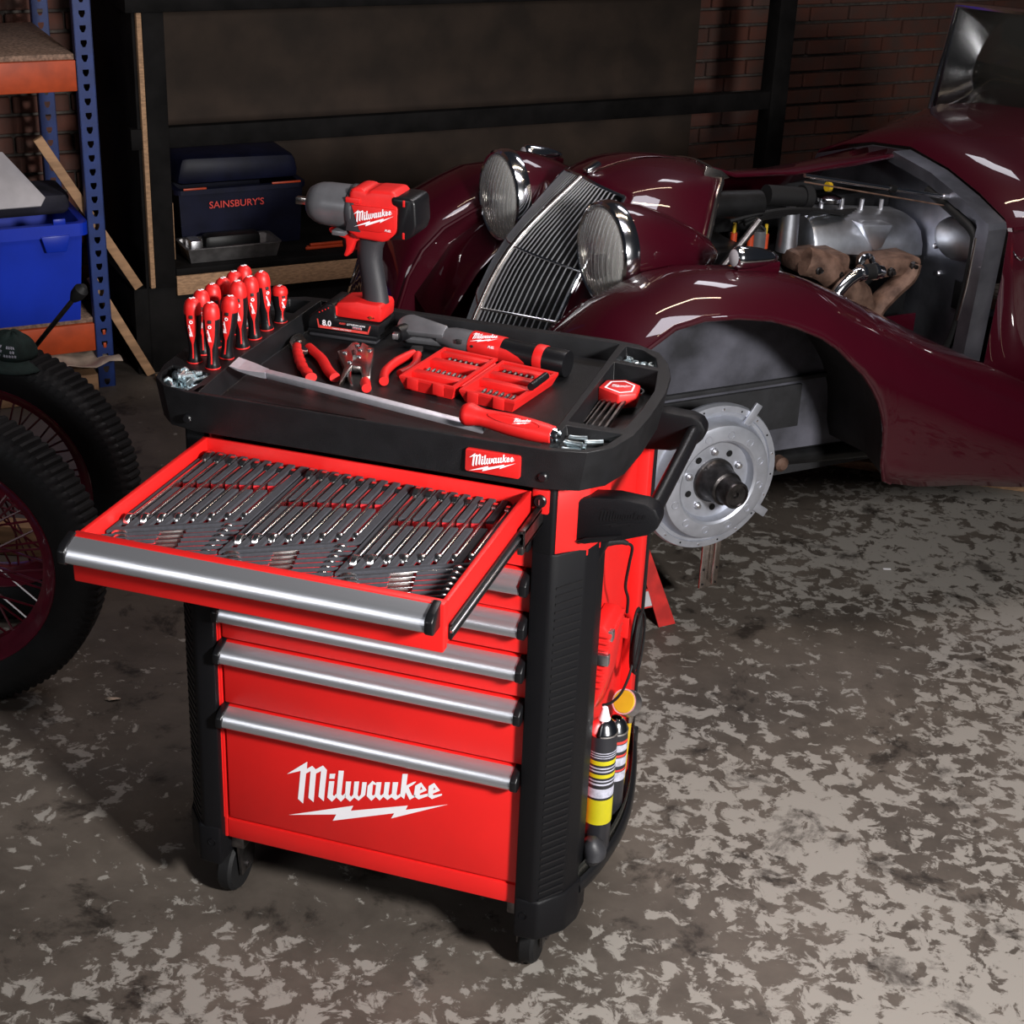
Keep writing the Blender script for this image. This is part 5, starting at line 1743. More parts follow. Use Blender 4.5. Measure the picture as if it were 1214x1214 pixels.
# --- firewall with flange
b = MB()
fw_poly = [(0.0, 1.100), (0.166, 1.079), (0.30, 1.042), (0.415, 1.000), (0.422, 0.985), (0.405, 0.62), (0.40, 0.52), (-0.40, 0.52), (-0.422, 0.985), (-0.415, 1.0), (-0.166, 1.079)]
b.prism(fw_poly, 0.980, 0.986, axis='x')
FWL = cob(b, 'firewall', 'firewall_aluminium', smooth=False)
b = MB()
near = fw_poly[0:7]
b.grid([[(0.925, v, z) for v, z in near], [(0.984, v + 0.002, z + 0.001) for v, z in near]])
b.grid([[(0.925, v, z) for v, z in near], [(0.925, v - 0.045 * (1 if v > 0.3 else 0.3), z - (0.03 if v < 0.4 else 0.0)) for v, z in near]])
cob(b, 'firewall_flange', 'firewall_aluminium', FWL, smooth=False, solid=0.003)
b = MB()
b.lathe([(0.0, 0.055), (0.055, 0.050), (0.075, 0.035), (0.082, 0.0)], 24, frame((0.980, 0.262, 0.915), (0, 0, 1), (-1, 0, 0)) @ Matrix.Diagonal((0.75, 1.1, 0.6, 1)))
cob(b, 'firewall_bulge', 'engine_aluminium', FWL)
b = MB()
b.tube(catmull([(0.93, 0.16, 1.03), (0.93, 0.30, 0.99), (0.935, 0.352, 0.965), (0.935, 0.368, 0.93), (0.935, 0.362, 0.80), (0.935, 0.345, 0.68), (0.935, 0.31, 0.60)], 6), 0.013, 10)
cob(b, 'rubber_seal', 'black_rubber', FWL)
b = MB()
b.tube(catmull([(0.925, 0.38, 0.955), (0.925, 0.378, 0.90), (0.925, 0.374, 0.82), (0.925, 0.36, 0.72)], 5), 0.005, 8)
cob(b, 'copper_pipe', 'nickel', FWL)
b = MB()
b.box(0.972, 0.978, 0.275, 0.335, 0.725, 0.805, 0.001, M=Matrix.Translation((0, 0.0, 0)))
cob(b, 'maker_plate', 'engine_black', FWL)
for v, z in ((0.265, 0.862), (0.335, 0.843), (0.318, 0.875), (0.31, 0.905), (0.345, 0.76), (0.33, 0.67), (0.20, 0.80), (0.17, 0.87)):
    b = MB()
    b.lathe([(0.008, 0), (0.008, 0.003), (0.005, 0.007), (0, 0.008)], 8, frame((0.979, v, z), (0, 0, 1), (-1, 0, 0)))
    cob(b, 'screw', 'steel', FWL)

# --- cowl, door side, far body
b = MB()
rows = []
for u, k, zt in ((0.985, 1.0, 0.0), (1.15, 1.10, 0.03), (1.40, 1.25, 0.08), (1.75, 1.38, 0.04), (2.3, 1.45, 0.0)):
    sec = [(0.41 * k, 0.44), (0.425 * k, 0.62), (0.435 * k, 0.85), (0.432 * k, 0.975 + zt * 0.5), (0.41 * k, 1.010 + zt * 0.8), (0.30 * k, 1.052 + zt), (0.166 * k, 1.088 + zt), (0, 1.110 + zt)]
    rows.append([(u, v, z) for v, z in sec] + [(u, -v, z) for v, z in reversed(sec[:-1])])
b.grid(rows)
COWL = cob(b, 'cowl', 'car_maroon', angle=40, solid=0.004)
b = MB()
b.tube([(0.995, 0.436, 0.985), (1.15, 0.470, 1.00), (1.40, 0.538, 1.02), (1.75, 0.59, 1.0)], 0.006, 8)
cob(b, 'body_bead', 'car_maroon', COWL)
for (u, z) in ((1.006, 0.915), (1.02, 1.03)):
    b = MB()
    b.tube(catmull([(u, 0.440, z + 0.012), (u + 0.004, 0.452, z), (u + 0.020, 0.454, z - 0.010), (u + 0.034, 0.452, z), (u + 0.034, 0.444, z + 0.012)], 4), 0.0022, 6)
    cob(b, 'bonnet_catch', 'chrome', COWL)
b = MB()
b.tube([(1.42, -0.44, 1.10), (1.46, -0.43, 1.42), (1.47, 0.0, 1.45), (1.46, 0.43, 1.42), (1.42, 0.44, 1.10)], 0.012, 8)
cob(b, 'windscreen_frame', 'chrome')
b = MB()
b.grid([[(1.42, v, 1.10 + 0.05 * (1 - (v / 0.44) ** 2)) for v in (-0.42, -0.2, 0, 0.2, 0.42)], [(1.46, v, 1.42 + 0.02 * (1 - (v / 0.44) ** 2)) for v in (-0.42, -0.2, 0, 0.2, 0.42)]])
cob(b, 'windscreen', 'smoked_plastic', solid=0.004)

# --- engine
b = MB()
b.box(0.33, 0.97, -0.17, 0.10, 0.50, 0.845, 0.02)
cob(b, 'engine_block', 'engine_black')
b = MB()
sec = [(0.125, 0.862), (0.135, 0.872), (0.132, 0.905), (0.115, 0.940), (0.085, 0.962), (0.04, 0.972), (-0.02, 0.972), (-0.02, 0.862)]
rows = []
for u, k in ((0.585, 0.80), (0.592, 0.96), (0.602, 1.0), (0.955, 1.0), (0.968, 0.95), (0.974, 0.80)):
    dz = -0.10 * (u - 0.6)
    rows.append([(u, 0.05 + (v - 0.05) * k, 0.862 + (z - 0.862) * k + dz) for v, z in sec])
b.grid(rows, closed_u=True)
b.bm.verts.ensure_lookup_table()
b.face([b.bm.verts[i] for i in range(8)])
b.face([b.bm.verts[i] for i in range(len(b.bm.verts) - 8, len(b.bm.verts))])
RK = cob(b, 'rocker_cover', 'engine_aluminium', angle=35)
b = MB()
b.prism([(0.735, 0.945), (0.845, 0.935), (0.815, 0.870), (0.785, 0.865)], 0.085, 0.142, axis='y', bev=0.006)
cob(b, 'oil_filler', 'engine_aluminium', RK)
b = MB()
b.box(0.575, 0.985, -0.03, 0.128, 0.842, 0.866, 0.003)
b.map(lambda c: (c.x, c.y, c.z - 0.10 * (c.x - 0.6)))
cob(b, 'cover_gasket', 'engine_black', RK)
for u in (0.62, 0.69, 0.76, 0.83, 0.90):
    b = MB()
    z = 0.972 - 0.1 * (u - 0.6)
    b.tube([(u, 0.01, z - 0.005), (u, 0.01, z + 0.028)], 0.0065, 8)
    cob(b, 'cover_stud', 'steel', RK)
# exhaust manifold: two branches falling to a collector
b = MB()
b.tube(catmull([(0.50, 0.215, 0.885), (0.56, 0.22, 0.865), (0.62, 0.22, 0.82), (0.69, 0.225, 0.765), (0.735, 0.225, 0.715)], 5), [0.034] * 10 + [0.036] * 6 + [0.030] * 5, 12, flat=(0.8, 1.15))
b.tube(catmull([(0.86, 0.215, 0.845), (0.845, 0.22, 0.81), (0.80, 0.22, 0.775), (0.75, 0.225, 0.735), (0.735, 0.225, 0.700)], 5), 0.031, 12, flat=(0.8, 1.15))
b.box(0.500, 0.640, 0.10, 0.235, 0.840, 0.895, 0.015)
b.box(0.740, 0.885, 0.10, 0.235, 0.815, 0.865, 0.015)
MF = cob(b, 'exhaust_manifold', 'rusty_iron')
for u, z in ((0.53, 0.865), (0.60, 0.845), (0.775, 0.835), (0.85, 0.845)):
    b = MB()
    b.lathe([(0.013, 0), (0.012, 0.008), (0.006, 0.010), (0.006, 0.018), (0, 0.019)], 8, frame((u, 0.236, z), (1, 0, 0), (0, 1, 0)))
    cob(b, 'manifold_nut', 'greasy_steel', MF)
b = MB()
b.tube(catmull([(0.545, 0.275, 0.765), (0.575, 0.277, 0.815), (0.62, 0.277, 0.850), (0.675, 0.275, 0.858), (0.715, 0.270, 0.850)], 6), 0.0175, 14)
cob(b, 'water_pipe', 'chrome')
b = MB()
b.tube([(0.640, 0.2765, 0.856), (0.690, 0.274, 0.857)], 0.0215, 16)
HS = cob(b, 'hose', 'black_rubber')
for u in (0.644, 0.686):
    b = MB()
    b.tube([(u - 0.005, 0.276, 0.8565), (u + 0.005, 0.276, 0.8565)], 0.0235, 16)
    cob(b, 'hose_clip', 'chrome', HS)
b = MB()
b.tube(catmull([(0.655, 0.255, 0.868), (0.665, 0.250, 0.888), (0.690, 0.245, 0.888), (0.70, 0.25, 0.868)], 5), 0.008, 8)
cob(b, 'pipe_bend', 'chrome')
# intake pipe, support rod, ancillary parts in front of the engine
b = MB()
b.tube([(0.20, 0.14, 1.040), (0.385, 0.14, 1.030)], 0.036, 18)
cob(b, 'air_trunk', 'engine_black')
b = MB()
b.tube([(0.42, 0.12, 1.045), (0.545, 0.12, 1.030)], [0.028, 0.026], 16)
b.tube([(0.535, 0.12, 1.031), (0.560, 0.12, 1.028)], 0.032, 16)
cob(b, 'radiator_hose', 'black_rubber')
b = MB()
b.tube([(0.44, 0.25, 1.126), (0.985, 0.25, 1.020)], 0.0055, 10)
RD = cob(b, 'stay_rod', 'chrome')
b = MB()
b.tube([(0.905, 0.25, 1.036), (0.99, 0.25, 1.019)], 0.0085, 10)
cob(b, 'rod_adjuster', 'steel', RD)
b = MB()
b.tube([(0.72, 0.25, 1.072), (0.738, 0.25, 1.0685)], 0.010, 10)
cob(b, 'rod_clip', 'engine_black', RD)
b = MB()
b.tube([(0.445, 0.245, 1.108), (0.96, 0.245, 1.000)], 0.0022, 6)
cob(b, 'copper_wire', 'rusty_iron')
for k, (u, v, z) in enumerate(((0.345, 0.10, 0.905), (0.400, 0.10, 0.895), (0.455, 0.09, 0.89))):
    b = MB()
    b.tube([(u, v, z), (u, v, z + 0.040)], 0.009, 10)
    sp = cob(b, 'plug_boot', 'orange_plastic')
    b = MB()
    b.tube([(u, v, z + 0.040), (u, v, z + 0.066)], 0.0045, 8)
    cob(b, 'plug_cap', 'yellow_plastic', sp)
b = MB()
b.tube([(0.205, 0.26, 0.905), (0.315, 0.25, 1.020)], 0.010, 10)
cob(b, 'brace_strut', 'dark_steel')
b = MB()
b.tube([(0.425, 0.10, 0.83), (0.425, 0.10, 0.945)], 0.020, 14)
cob(b, 'coil_can', 'grey_plastic')
b = MB()
b.box(0.10, 0.34, 0.02, 0.20, 0.70, 0.93, 0.01)
cob(b, 'radiator_tank', 'engine_black')
b = MB()
b.tube([(0.52, 0.10, 0.88), (0.52, 0.10, 0.985)], [0.030, 0.026], 16)
cob(b, 'distributor', 'engine_aluminium')
b = MB()
b.lathe([(0.034, 0), (0.034, 0.01), (0.02, 0.016), (0, 0.016)], 16, Matrix.Translation((0.70, 0.03, 0.985)))
cob(b, 'filler_cap', 'chrome')
b = MB()
b.tube([(0.662, 0.06, 1.035), (0.674, 0.06, 1.033)], 0.013, 12)
cob(b, 'tag_disc', 'yellow_plastic')
for k in range(6):
    b = MB()
    z0 = 0.985 + 0.012 * k
    b.tube(catmull([(0.28 + 0.03 * k, 0.17 - 0.01 * k, 1.00 - 0.01 * k), (0.42, 0.165 - 0.012 * k, 1.015 - 0.008 * k), (0.55, 0.15 - 0.012 * k, 1.004 - 0.006 * k), (0.70 + 0.02 * k, 0.10 - 0.015 * k, 0.965 - 0.003 * k)], 6), 0.005, 8)
    cob(b, 'ignition_lead', 'black_rubber')
b = MB()
b.box(0.36, 0.97, -0.10, -0.03, 0.90, 0.985, 0.02)
cob(b, 'inlet_manifold', 'engine_black')
# underside panel filling the bay on the far side
b = MB()
b.box(0.10, 0.98, -0.384, -0.36, 0.45, 0.93)
cob(b, 'bay_panel', 'dark_underseal', smooth=False)
b = MB()
b.box(0.33, 0.975, 0.10, 0.375, 0.545, 0.565)
cob(b, 'bay_floor', 'car_maroon', smooth=False)
b = MB()
b.box(0.62, 0.90, 0.215, 0.222, 0.60, 0.70, 0.003)
b.box(0.70, 0.93, 0.225, 0.250, 0.600, 0.612, 0.003)
cob(b, 'engine_mount', 'car_maroon')

# ------------------------------------------------------------------ jack stand
JS = thing('jack_stand', 'red steel jack stand with a white sticker under the car', 'jack stand', tuple(CP(-0.08, 0.313, 0)), AL)
jc = (-0.08, 0.313)
for du, dv in ((-1, -1), (1, -1), (1, 1), (-1, 1)):
    b = MB()
    f0 = Vector((jc[0] + du * 0.125, jc[1] + dv * 0.125, 0.002))
    t0 = Vector((jc[0] + du * 0.035, jc[1] + dv * 0.035, 0.30))
    b.grid([[f0, f0 + Vector((-du * 0.05, 0, 0))], [t0, t0 + Vector((-du * 0.03, 0, 0))]])
    b.grid([[f0, f0 + Vector((0, -dv * 0.05, 0))], [t0, t0 + Vector((0, -dv * 0.03, 0))]])
    b.map(lambda c: CP(c.x, c.y, c.z))
    b.obj('leg', 'jack_red', JS, smooth=False, solid=0.004)
for dv in (-1, 1):
    b = MB()
    k0, k1 = 0.105, 0.092
    b.grid([[(jc[0] - k0, jc[1] + dv * k0, 0.055), (jc[0] + k0, jc[1] + dv * k0, 0.055)], [(jc[0] - k1, jc[1] + dv * k1, 0.105), (jc[0] + k1, jc[1] + dv * k1, 0.105)]])
    b.map(lambda c: CP(c.x, c.y, c.z))
    xb = b.obj('cross_brace', 'jack_red', JS, smooth=False, solid=0.004)
    if dv > 0:
        b = MB()
        b.grid([[(jc[0] - 0.005, jc[1] + 0.1065, 0.060), (jc[0] + 0.095, jc[1] + 0.1065, 0.060)], [(jc[0] - 0.005, jc[1] + 0.0965, 0.100), (jc[0] + 0.085, jc[1] + 0.0965, 0.100)]])
        b.map(lambda c: CP(c.x, c.y, c.z))
        b.obj('sticker', 'pale_sheet', xb, smooth=False)
for du in (-1, 1):
    b = MB()
    k0, k1 = 0.105, 0.092
    b.grid([[(jc[0] + du * k0, jc[1] - k0, 0.055), (jc[0] + du * k0, jc[1] + k0, 0.055)], [(jc[0] + du * k1, jc[1] - k1, 0.105), (jc[0] + du * k1, jc[1] + k1, 0.105)]])
    b.map(lambda c: CP(c.x, c.y, c.z))
    b.obj('cross_brace', 'jack_red', JS, smooth=False, solid=0.004)
b = MB()
b.tube([(jc[0], jc[1], 0.22), (jc[0], jc[1], 0.34)], 0.025, 14)
b.box(jc[0] - 0.05, jc[0] + 0.05, jc[1] - 0.03, jc[1] + 0.03, 0.338, 0.358, 0.004)
b.map(lambda c: CP(c.x, c.y, c.z))
b.obj('post', 'jack_red', JS)

# ================================================================== shelving, bench and clutter behind (room frame u, v, z)
def rob(b, name, m, parent=None, **kw):
    b.map(lambda c: CP(c.x, c.y, c.z))
    return b.obj(name, m, parent, **kw)

RACK = thing('storage_rack', 'blue slotted steel storage rack with an orange beam and chipboard shelf', 'storage rack', tuple(CP(-1.4, -2.0, 0)), AL)
def upright(u, v):
    b = MB()
    rings = []
    z = 0.02
    hol = []
    while z < 1.9:
        hol.append([(u - 0.010, z), (u - 0.004, z - 0.012), (u + 0.004, z - 0.012), (u + 0.010, z), (u + 0.010, z + 0.010), (u - 0.010, z + 0.010)])
        z += 0.046
    b.poly([[(u - 0.029, 0), (u + 0.029, 0), (u + 0.029, 1.95), (u - 0.029, 1.95)]] + hol, v + 0.002, axis='y')
    b.box(u - 0.029, u - 0.026, v - 0.030, v + 0.002, 0, 1.95)
    b.box(u + 0.026, u + 0.029, v - 0.030, v + 0.002, 0, 1.95)
    return rob(b, 'upright', 'rack_blue', RACK, smooth=False, solid=0.0)
upright(-0.911, -1.79)
upright(-0.911, -2.45)
upright(-2.35, -1.79)
for za in (0.137, 1.02):
    b = MB()
    b.prism([(-1.79 - 0.03, za), (-1.79, za), (-1.79, za + 0.098), (-1.79 - 0.03, za + 0.098)], -2.32, -0.941, axis='x', bev=0.003)
    rob(b, 'beam', 'beam_orange', RACK)
    b = MB()
    b.prism([(-2.45, za), (-2.42, za), (-2.42, za + 0.098), (-2.45, za + 0.098)], -2.32, -0.941, axis='x', bev=0.003)
    rob(b, 'beam', 'beam_orange', RACK)
    b = MB()
    b.box(-2.33, -0.942, -2.45, -1.805, za + 0.098, za + 0.116, 0.002)
    rob(b, 'shelf_board', 'chipboard', RACK)
for z in (0.145, 0.192):
    b = MB()
    b.box(-0.916, -0.906, -1.7875, -1.784, z, z + 0.018, 0.002)
    rob(b, 'beam_hook', 'beam_orange', RACK)

# blue bin on the shelf
BIN = thing('storage_bin', 'bright blue plastic storage bin on the rack shelf', 'bin', tuple(CP(-1.25, -1.98, 0.254)), AL)
def tapered(u0, u1, v0, v1, z0, z1, t_, th_):
    o1 = [(u0 + t_, v0 + t_), (u1 - t_, v0 + t_), (u1 - t_, v1 - t_), (u0 + t_, v1 - t_)]
    o2 = [(u0, v0), (u1, v0), (u1, v1), (u0, v1)]
    i2 = [(u0 + th_, v0 + th_), (u1 - th_, v0 + th_), (u1 - th_, v1 - th_), (u0 + th_, v1 - th_)]
    i1 = [(u0 + t_ + th_, v0 + t_ + th_), (u1 - t_ - th_, v0 + t_ + th_), (u1 - t_ - th_, v1 - t_ - th_), (u0 + t_ + th_, v1 - t_ - th_)]
    b = MB()
    b.poly([o1], z0)
    b.wall(o1, z0, z1, ring1=o2)
    b.poly([o2, i2], z1)
    b.wall(i2, z1, z0 + 0.006, ring1=i1)
    b.poly([i1], z0 + 0.006)
    return b
rob(tapered(-1.56, -0.965, -2.22, -1.765, 0.2545, 0.575, 0.022, 0.005), 'tub', 'bin_blue', BIN, smooth=False)
b = MB()
o2 = rrect(-1.580, -0.945, -2.24, -1.745, 0.03)
i2 = rrect(-1.555, -0.970, -2.215, -1.770, 0.02)
b.poly([o2, i2], 0.600)
b.wall(o2, 0.600, 0.558)
b.wall(i2, 0.600, 0.57)
rob(b, 'rim', 'bin_blue', BIN, smooth=False)
b = MB()
b.prism([(-1.105, 0.565), (-1.010, 0.565), (-1.025, 0.510), (-1.090, 0.510)], -1.750, -1.738, axis='y', bev=0.003)
rob(b, 'latch_tab', 'bin_blue', BIN)
b = MB()
b.box(-1.06, -1.02, -1.758, -1.748, 0.598, 0.618, 0.002)
rob(b, 'latch_tab', 'bin_blue', BIN)
b = MB()
b.prism([(-1.60, 0.60), (-0.97, 0.585), (-0.97, 0.66), (-1.6, 0.69)], -2.12, -1.90, axis='y', bev=0.02)
b.map(lambda c: (c.x, c.y + 0.25 * (c.z - 0.6), c.z + 0.012 * math.sin(c.x * 25)))
rob(b, 'dust_sheet', 'dark_cloth', None, label='dark folded sheeting piled in the blue bin', cat='sheet')
b = MB()
b.prism([(-1.45, -0.01), (-1.075, -0.010), (-1.055, 0.02), (-1.16, 0.20), (-1.45, 0.22)], -0.004, 0.004, axis='y', bev=0.002)
b.xform(Matrix.Translation((0, -1.86, 0.645)) @ Matrix.Rotation(0.75, 4, 'X'))
rob(b, 'metal_panel', 'pale_sheet', None, label='pale grey metal panel leaning in the blue bin', cat='panel')

# timber battens leaning by the rack
for (ua, za, ub, zb, v, lab) in ((-1.07, 0.865, -0.768, 0.330, -1.848, 'upper raw timber batten leaning diagonally beside the blue rack'), (-0.928, 0.380, -0.742, 0.004, -1.848, 'lower raw timber batten leaning diagonally on the floor behind the blue rack')):
    p, q = Vector((ua, v, za)), Vector((ub, v, zb))
    d_ = (q - p)
    Mx = frame(p, d_, (0, 1, 0))
    b = MB()
    b.box(0, d_.length, -0.016, 0.016, -0.012, 0.012, 0.001, M=Mx)
    b.map(lambda c: (c.x, c.y, max(c.z, 0.001)))
    rob(b, 'timber_batten', 'raw_timber', None, label=lab, cat='batten')

# black bench with shelf
BN = thing('workbench', 'black painted timber bench with a plywood-edged shelf', 'workbench', tuple(CP(0.1, -2.2, 0)), AL)
def bpart(name, m, *a, bev=0.003):
    b = MB()
    b.box(*a, bev)
    return rob(b, name, m, BN)
bpart('post', 'black_timber', -0.705, -0.632, -1.93, -1.85, 0.315, 1.25)
bpart('plywood_edge', 'plywood', -0.7225, -0.7055, -1.93, -1.85, 0.317, 1.25)
bpart('side_panel', 'black_timber', -0.735, -0.723, -2.55, -1.868, 0.0, 1.25)
bpart('plinth', 'black_timber', -0.78, -0.50, -2.5, -1.868, 0.0, 0.314)
bpart('plinth', 'black_timber', -0.498, 1.9, -2.5, -1.90, 0.0, 0.270)
bpart('shelf_edge', 'plywood', -0.630, 1.9, -1.875, -1.85, 0.282, 0.352)
bpart('shelf_top', 'black_timber', -0.630, 1.9, -2.55, -1.853, 0.3525, 0.378)
bpart('back_panel', 'dark_board', -0.722, 1.9, -2.56, -2.54, 0.379, 1.25)
bpart('plywood_side', 'plywood', -0.622, -0.600, -2.30, -1.96, 0.379, 0.585)
bpart('bench_top', 'black_timber', -0.76, 1.9, -2.56, -1.84, 1.25, 1.31)
bpart('front_rail', 'black_timber', -0.76, 1.9, -1.90, -1.86, 0.80, 0.87)
bpart('post', 'black_timber', 1.82, 1.9, -1.93, -1.85, 0.379, 1.25)

# navy crate with printed name
CR = thing('plastic_crate', 'navy blue plastic crate with red lettering on the bench shelf', 'crate', tuple(CP(-0.32, -2.2, 0.379)), AL)
rob(tapered(-0.555, -0.090, -2.53, -2.05, 0.3795, 0.595, 0.010, 0.006), 'tub', 'navy_crate', CR, smooth=False)
b = MB()
o2 = rrect(-0.570, -0.075, -2.535, -2.042, 0.03)
i2 = rrect(-0.545, -0.100, -2.51, -2.066, 0.02)
b.poly([o2, i2], 0.602)
b.wall(o2, 0.602, 0.585)
rob(b, 'rim', 'navy_crate', CR, smooth=False)
b = MB()
b.prism([(-0.555, 0.604), (-0.080, 0.604), (-0.10, 0.70), (-0.53, 0.71)], -2.50, -2.09, axis='y', bev=0.03)
rob(b, 'lid_bundle', 'navy_crate', CR)
for u0, u1 in ((-0.54, -0.455), (-0.21, -0.10)):
    b = MB()
    b.box(u0, u1, -2.046, -2.038, 0.603, 0.610, 0.002)
    rob(b, 'orange_strip', 'orange_plastic', CR)
text('crate_lettering', "SAINSBURY'S", CR, CP(-0.345, -2.051, 0.545), CU, CV, 0.026, 'red_print', bold=0.01, width=0.205, lift=0.012)

# baking tray with dark oily parts
TR = thing('drip_tray', 'deep steel tray of oily parts on the bench shelf', 'tray', tuple(CP(-0.40, -1.97, 0.379)), AL)
rob(tapered(-0.575, -0.235, -2.03, -1.885, 0.3795, 0.432, 0.012, 0.003), 'pan', 'pan_steel', TR, smooth=False)
b = MB()
o2 = rrect(-0.582, -0.228, -2.037, -1.878, 0.02)
i2 = rrect(-0.572, -0.238, -2.027, -1.888, 0.015)
b.poly([o2, i2], 0.4335)
rob(b, 'rolled_rim', 'pan_steel', TR, smooth=False, solid=0.003)
b = MB()
b.box(-0.50, -0.29, -2.00, -1.93, 0.388, 0.462, 0.02)
rob(b, 'oily_part', 'engine_black', None, label='black oily casting lying in the steel tray', cat='engine part')
b = MB()
b.box(-0.555, -0.515, -1.99, -1.92, 0.388, 0.452, 0.006)
rob(b, 'steel_bracket', 'steel', None, label='bright steel bracket in the steel tray', cat='bracket')
for k, (v, z, L) in enumerate(((-1.930, 0.3845, 0.19), (-1.945, 0.3845, 0.17), (-1.937, 0.395, 0.16))):
    b = MB()
    b.box(-0.125 + 0.01 * k, -0.125 + L, v - 0.006, v + 0.006, z - 0.005, z + 0.005, 0.003)
    rob(b, 'orange_strip', 'orange_plastic', None, label='orange plastic strip lying on the bench shelf', cat='strip', group='orange strips on the bench shelf')

# loose things under the rack and on the floor
b = MB()
b.box(-1.30, -0.96, -1.90, -1.70, 0.002, 0.085, 0.003)
rob(b, 'timber_offcut', 'raw_timber', None, label='raw timber block on the floor under the orange beam', cat='timber')
b = MB()
rows = []
for i in range(9):
    u = -1.24 + 0.045 * i
    rows.append([(u, -1.86 + 0.028 * j, 0.118 + 0.03 * math.sin(j * 0.8 + i * 0.4) * (0.4 + 0.1 * (i % 3)) + 0.012 * math.cos(i * 1.7)) for j in range(8)])
b.grid(rows)
rob(b, 'brown_paper', 'paper', None, label='crumpled brown paper on the timber block under the orange beam', cat='paper', solid=0.002)
b = MB()
b.box(-0.74, -0.56, -1.80, -1.66, 0.002, 0.020, 0.002)
rob(b, 'plywood_offcut', 'plywood', None, label='flat plywood offcut on the floor between rack and bench', cat='plywood')
b = MB()
b.box(0.80, 1.75, 2.735, 3.25, 0.001, 0.030, 0.002)
b.xform(Matrix.Translation((1.2, 2.735, 0)) @ Matrix.Rotation(0.05, 4, 'Z') @ Matrix.Translation((-1.2, -2.735, 0)))
b.obj('cardboard', 'plywood', None, label='flat brown corrugated cardboard on the floor beyond the car', cat='cardboard')
b = MB()
rows = []
for i in range(7):
    k = i / 6
    w = 0.008 * math.sin(PI * min(max(k, 0.04), 0.97))
    rows.append([(-0.626 + 0.034 * k, 0.612 + 0.012 * k - w, 0.002 + 0.006 * k), (-0.626 + 0.034 * k, 0.612 + 0.012 * k, 0.005 + 0.004 * math.sin(5 * k)), (-0.626 + 0.034 * k, 0.612 + 0.012 * k + w, 0.002 + 0.004 * k)])
b.grid(rows)
b.obj('dry_leaf', 'paper', None, label='small dry brown leaf on the concrete beside the wire wheel', cat='leaf', solid=0.0006)
b = MB()
b.box(-0.011, 0.011, -0.004, 0.004, 0.0003, 0.0012, M=Matrix.Translation((1.0635, 2.0278, 0)) @ Matrix.Rotation(0.3, 4, 'Z'))
b.obj('paper_scrap', 'white_print', None, label='tiny white scrap on the concrete behind the brake drum', cat='scrap')

# ------------------------------------------------------------------ two spare wire wheels standing on the left
def wheel(name, label, c, nrm, rz=0.0):
    T = thing(name, label, 'wheel', (c[0], c[1], 0.0005), 0.0, 'spare wire wheels standing on the floor')
    R = 0.372
    M = frame((0, 0, R), (0, 0, 1), nrm)
    b = MB()
    seg = 330
    prof = [(0.268, -0.045), (0.280, -0.052), (0.305, -0.060), (0.330, -0.062), (0.350, -0.056), (0.360, -0.048)]
    full = prof + [(0.3705, -0.040), (0.372, -0.015), (0.372, 0.015), (0.3705, 0.040)] + [(r, -h) for r, h in reversed(prof)] + [(0.262, 0.030), (0.262, -0.030)]
    rings = []
    for k in range(seg):
        a = 2 * PI * k / seg
        cut_ = (k % 3 == 0)
        ring = []
        for i, (r, h) in enumerate(full):
            rr = r
            if cut_ and 5 <= i <= 10:
                rr = r - (0.006 if i in (6, 7, 8, 9) else 0.004)
            ring.append(M @ Vector((rr * math.cos(a + h * 0.6), rr * math.sin(a + h * 0.6), h)))
        rings.append(ring)
    rings.append(rings[0])
    b.grid(rings, closed_u=True)
    b.obj('tyre', 'tyre_rubber', T, local=True, angle=28)
    b = MB()
    b.lathe([(0.272, 0.050), (0.276, 0.046), (0.272, 0.042), (0.262, 0.038), (0.258, 0.028), (0.244, 0.018), (0.240, 0.0), (0.244, -0.018), (0.258, -0.028), (0.262, -0.038), (0.272, -0.042), (0.276, -0.046), (0.272, -0.050), (0.266, -0.046), (0.252, -0.024), (0.234, -0.014), (0.232, 0.0), (0.234, 0.014), (0.252, 0.024), (0.266, 0.046)], 64, M, closed=True)
    b.obj('rim', 'wheel_maroon', T, local=True)
    b = MB()
    b.lathe([(0.028, -0.06), (0.050, -0.058), (0.052, -0.045), (0.036, -0.040), (0.034, 0.035), (0.058, 0.042), (0.060, 0.055), (0.048, 0.062), (0.040, 0.085), (0.030, 0.092), (0.028, 0.06)], 28, M, closed=True)
    b.obj('hub', 'wheel_maroon', T, local=True)
    n = 28
    for i in range(n):
        for side_ in (1, -1):
            a = 2 * PI * (i + (0.5 if side_ > 0 else 0)) / n
            da = 0.42 * (1 if i % 2 else -1)
            p = M @ Vector((0.052 * math.cos(a + da), 0.052 * math.sin(a + da), 0.048 * side_))
            q = M @ Vector((0.242 * math.cos(a), 0.242 * math.sin(a), -0.010 * side_))
            MB().tube([p, q], 0.0028, 5).obj('spoke', 'wheel_maroon', T, local=True)
    return T
nd = Vector((math.cos(math.radians(-76)), math.sin(math.radians(-76)), 0))
wheel('wire_wheel', 'black tyre on a maroon wire wheel, the one standing closest to the open drawer', (-0.955, 0.512), nd)
wheel('wire_wheel', 'black tyre on a maroon wire wheel, the one standing under the green cap', (-1.085, 0.895), nd)
b = MB()
b.lathe([(0, 0.0), (0.030, 0.0), (0.032, 0.004), (0.032, 0.20), (0, 0.204)], 20, Matrix.Translation((-1.20, 0.70, 0.0005)))
b.obj('spray_tin', 'bright_blue', None, label='blue tin standing between the two wire wheels', cat='tin')
b = MB()
b.box(-0.35, 0.35, -0.03, 0.03, 0.001, 0.09, 0.003)
b.xform(Matrix.Translation((-1.20, 1.22, 0)) @ Matrix.Rotation(0.25, 4, 'Z'))
b.obj('timber_beam', 'raw_timber', None, label='raw timber beam on the floor behind the wire wheels', cat='timber')

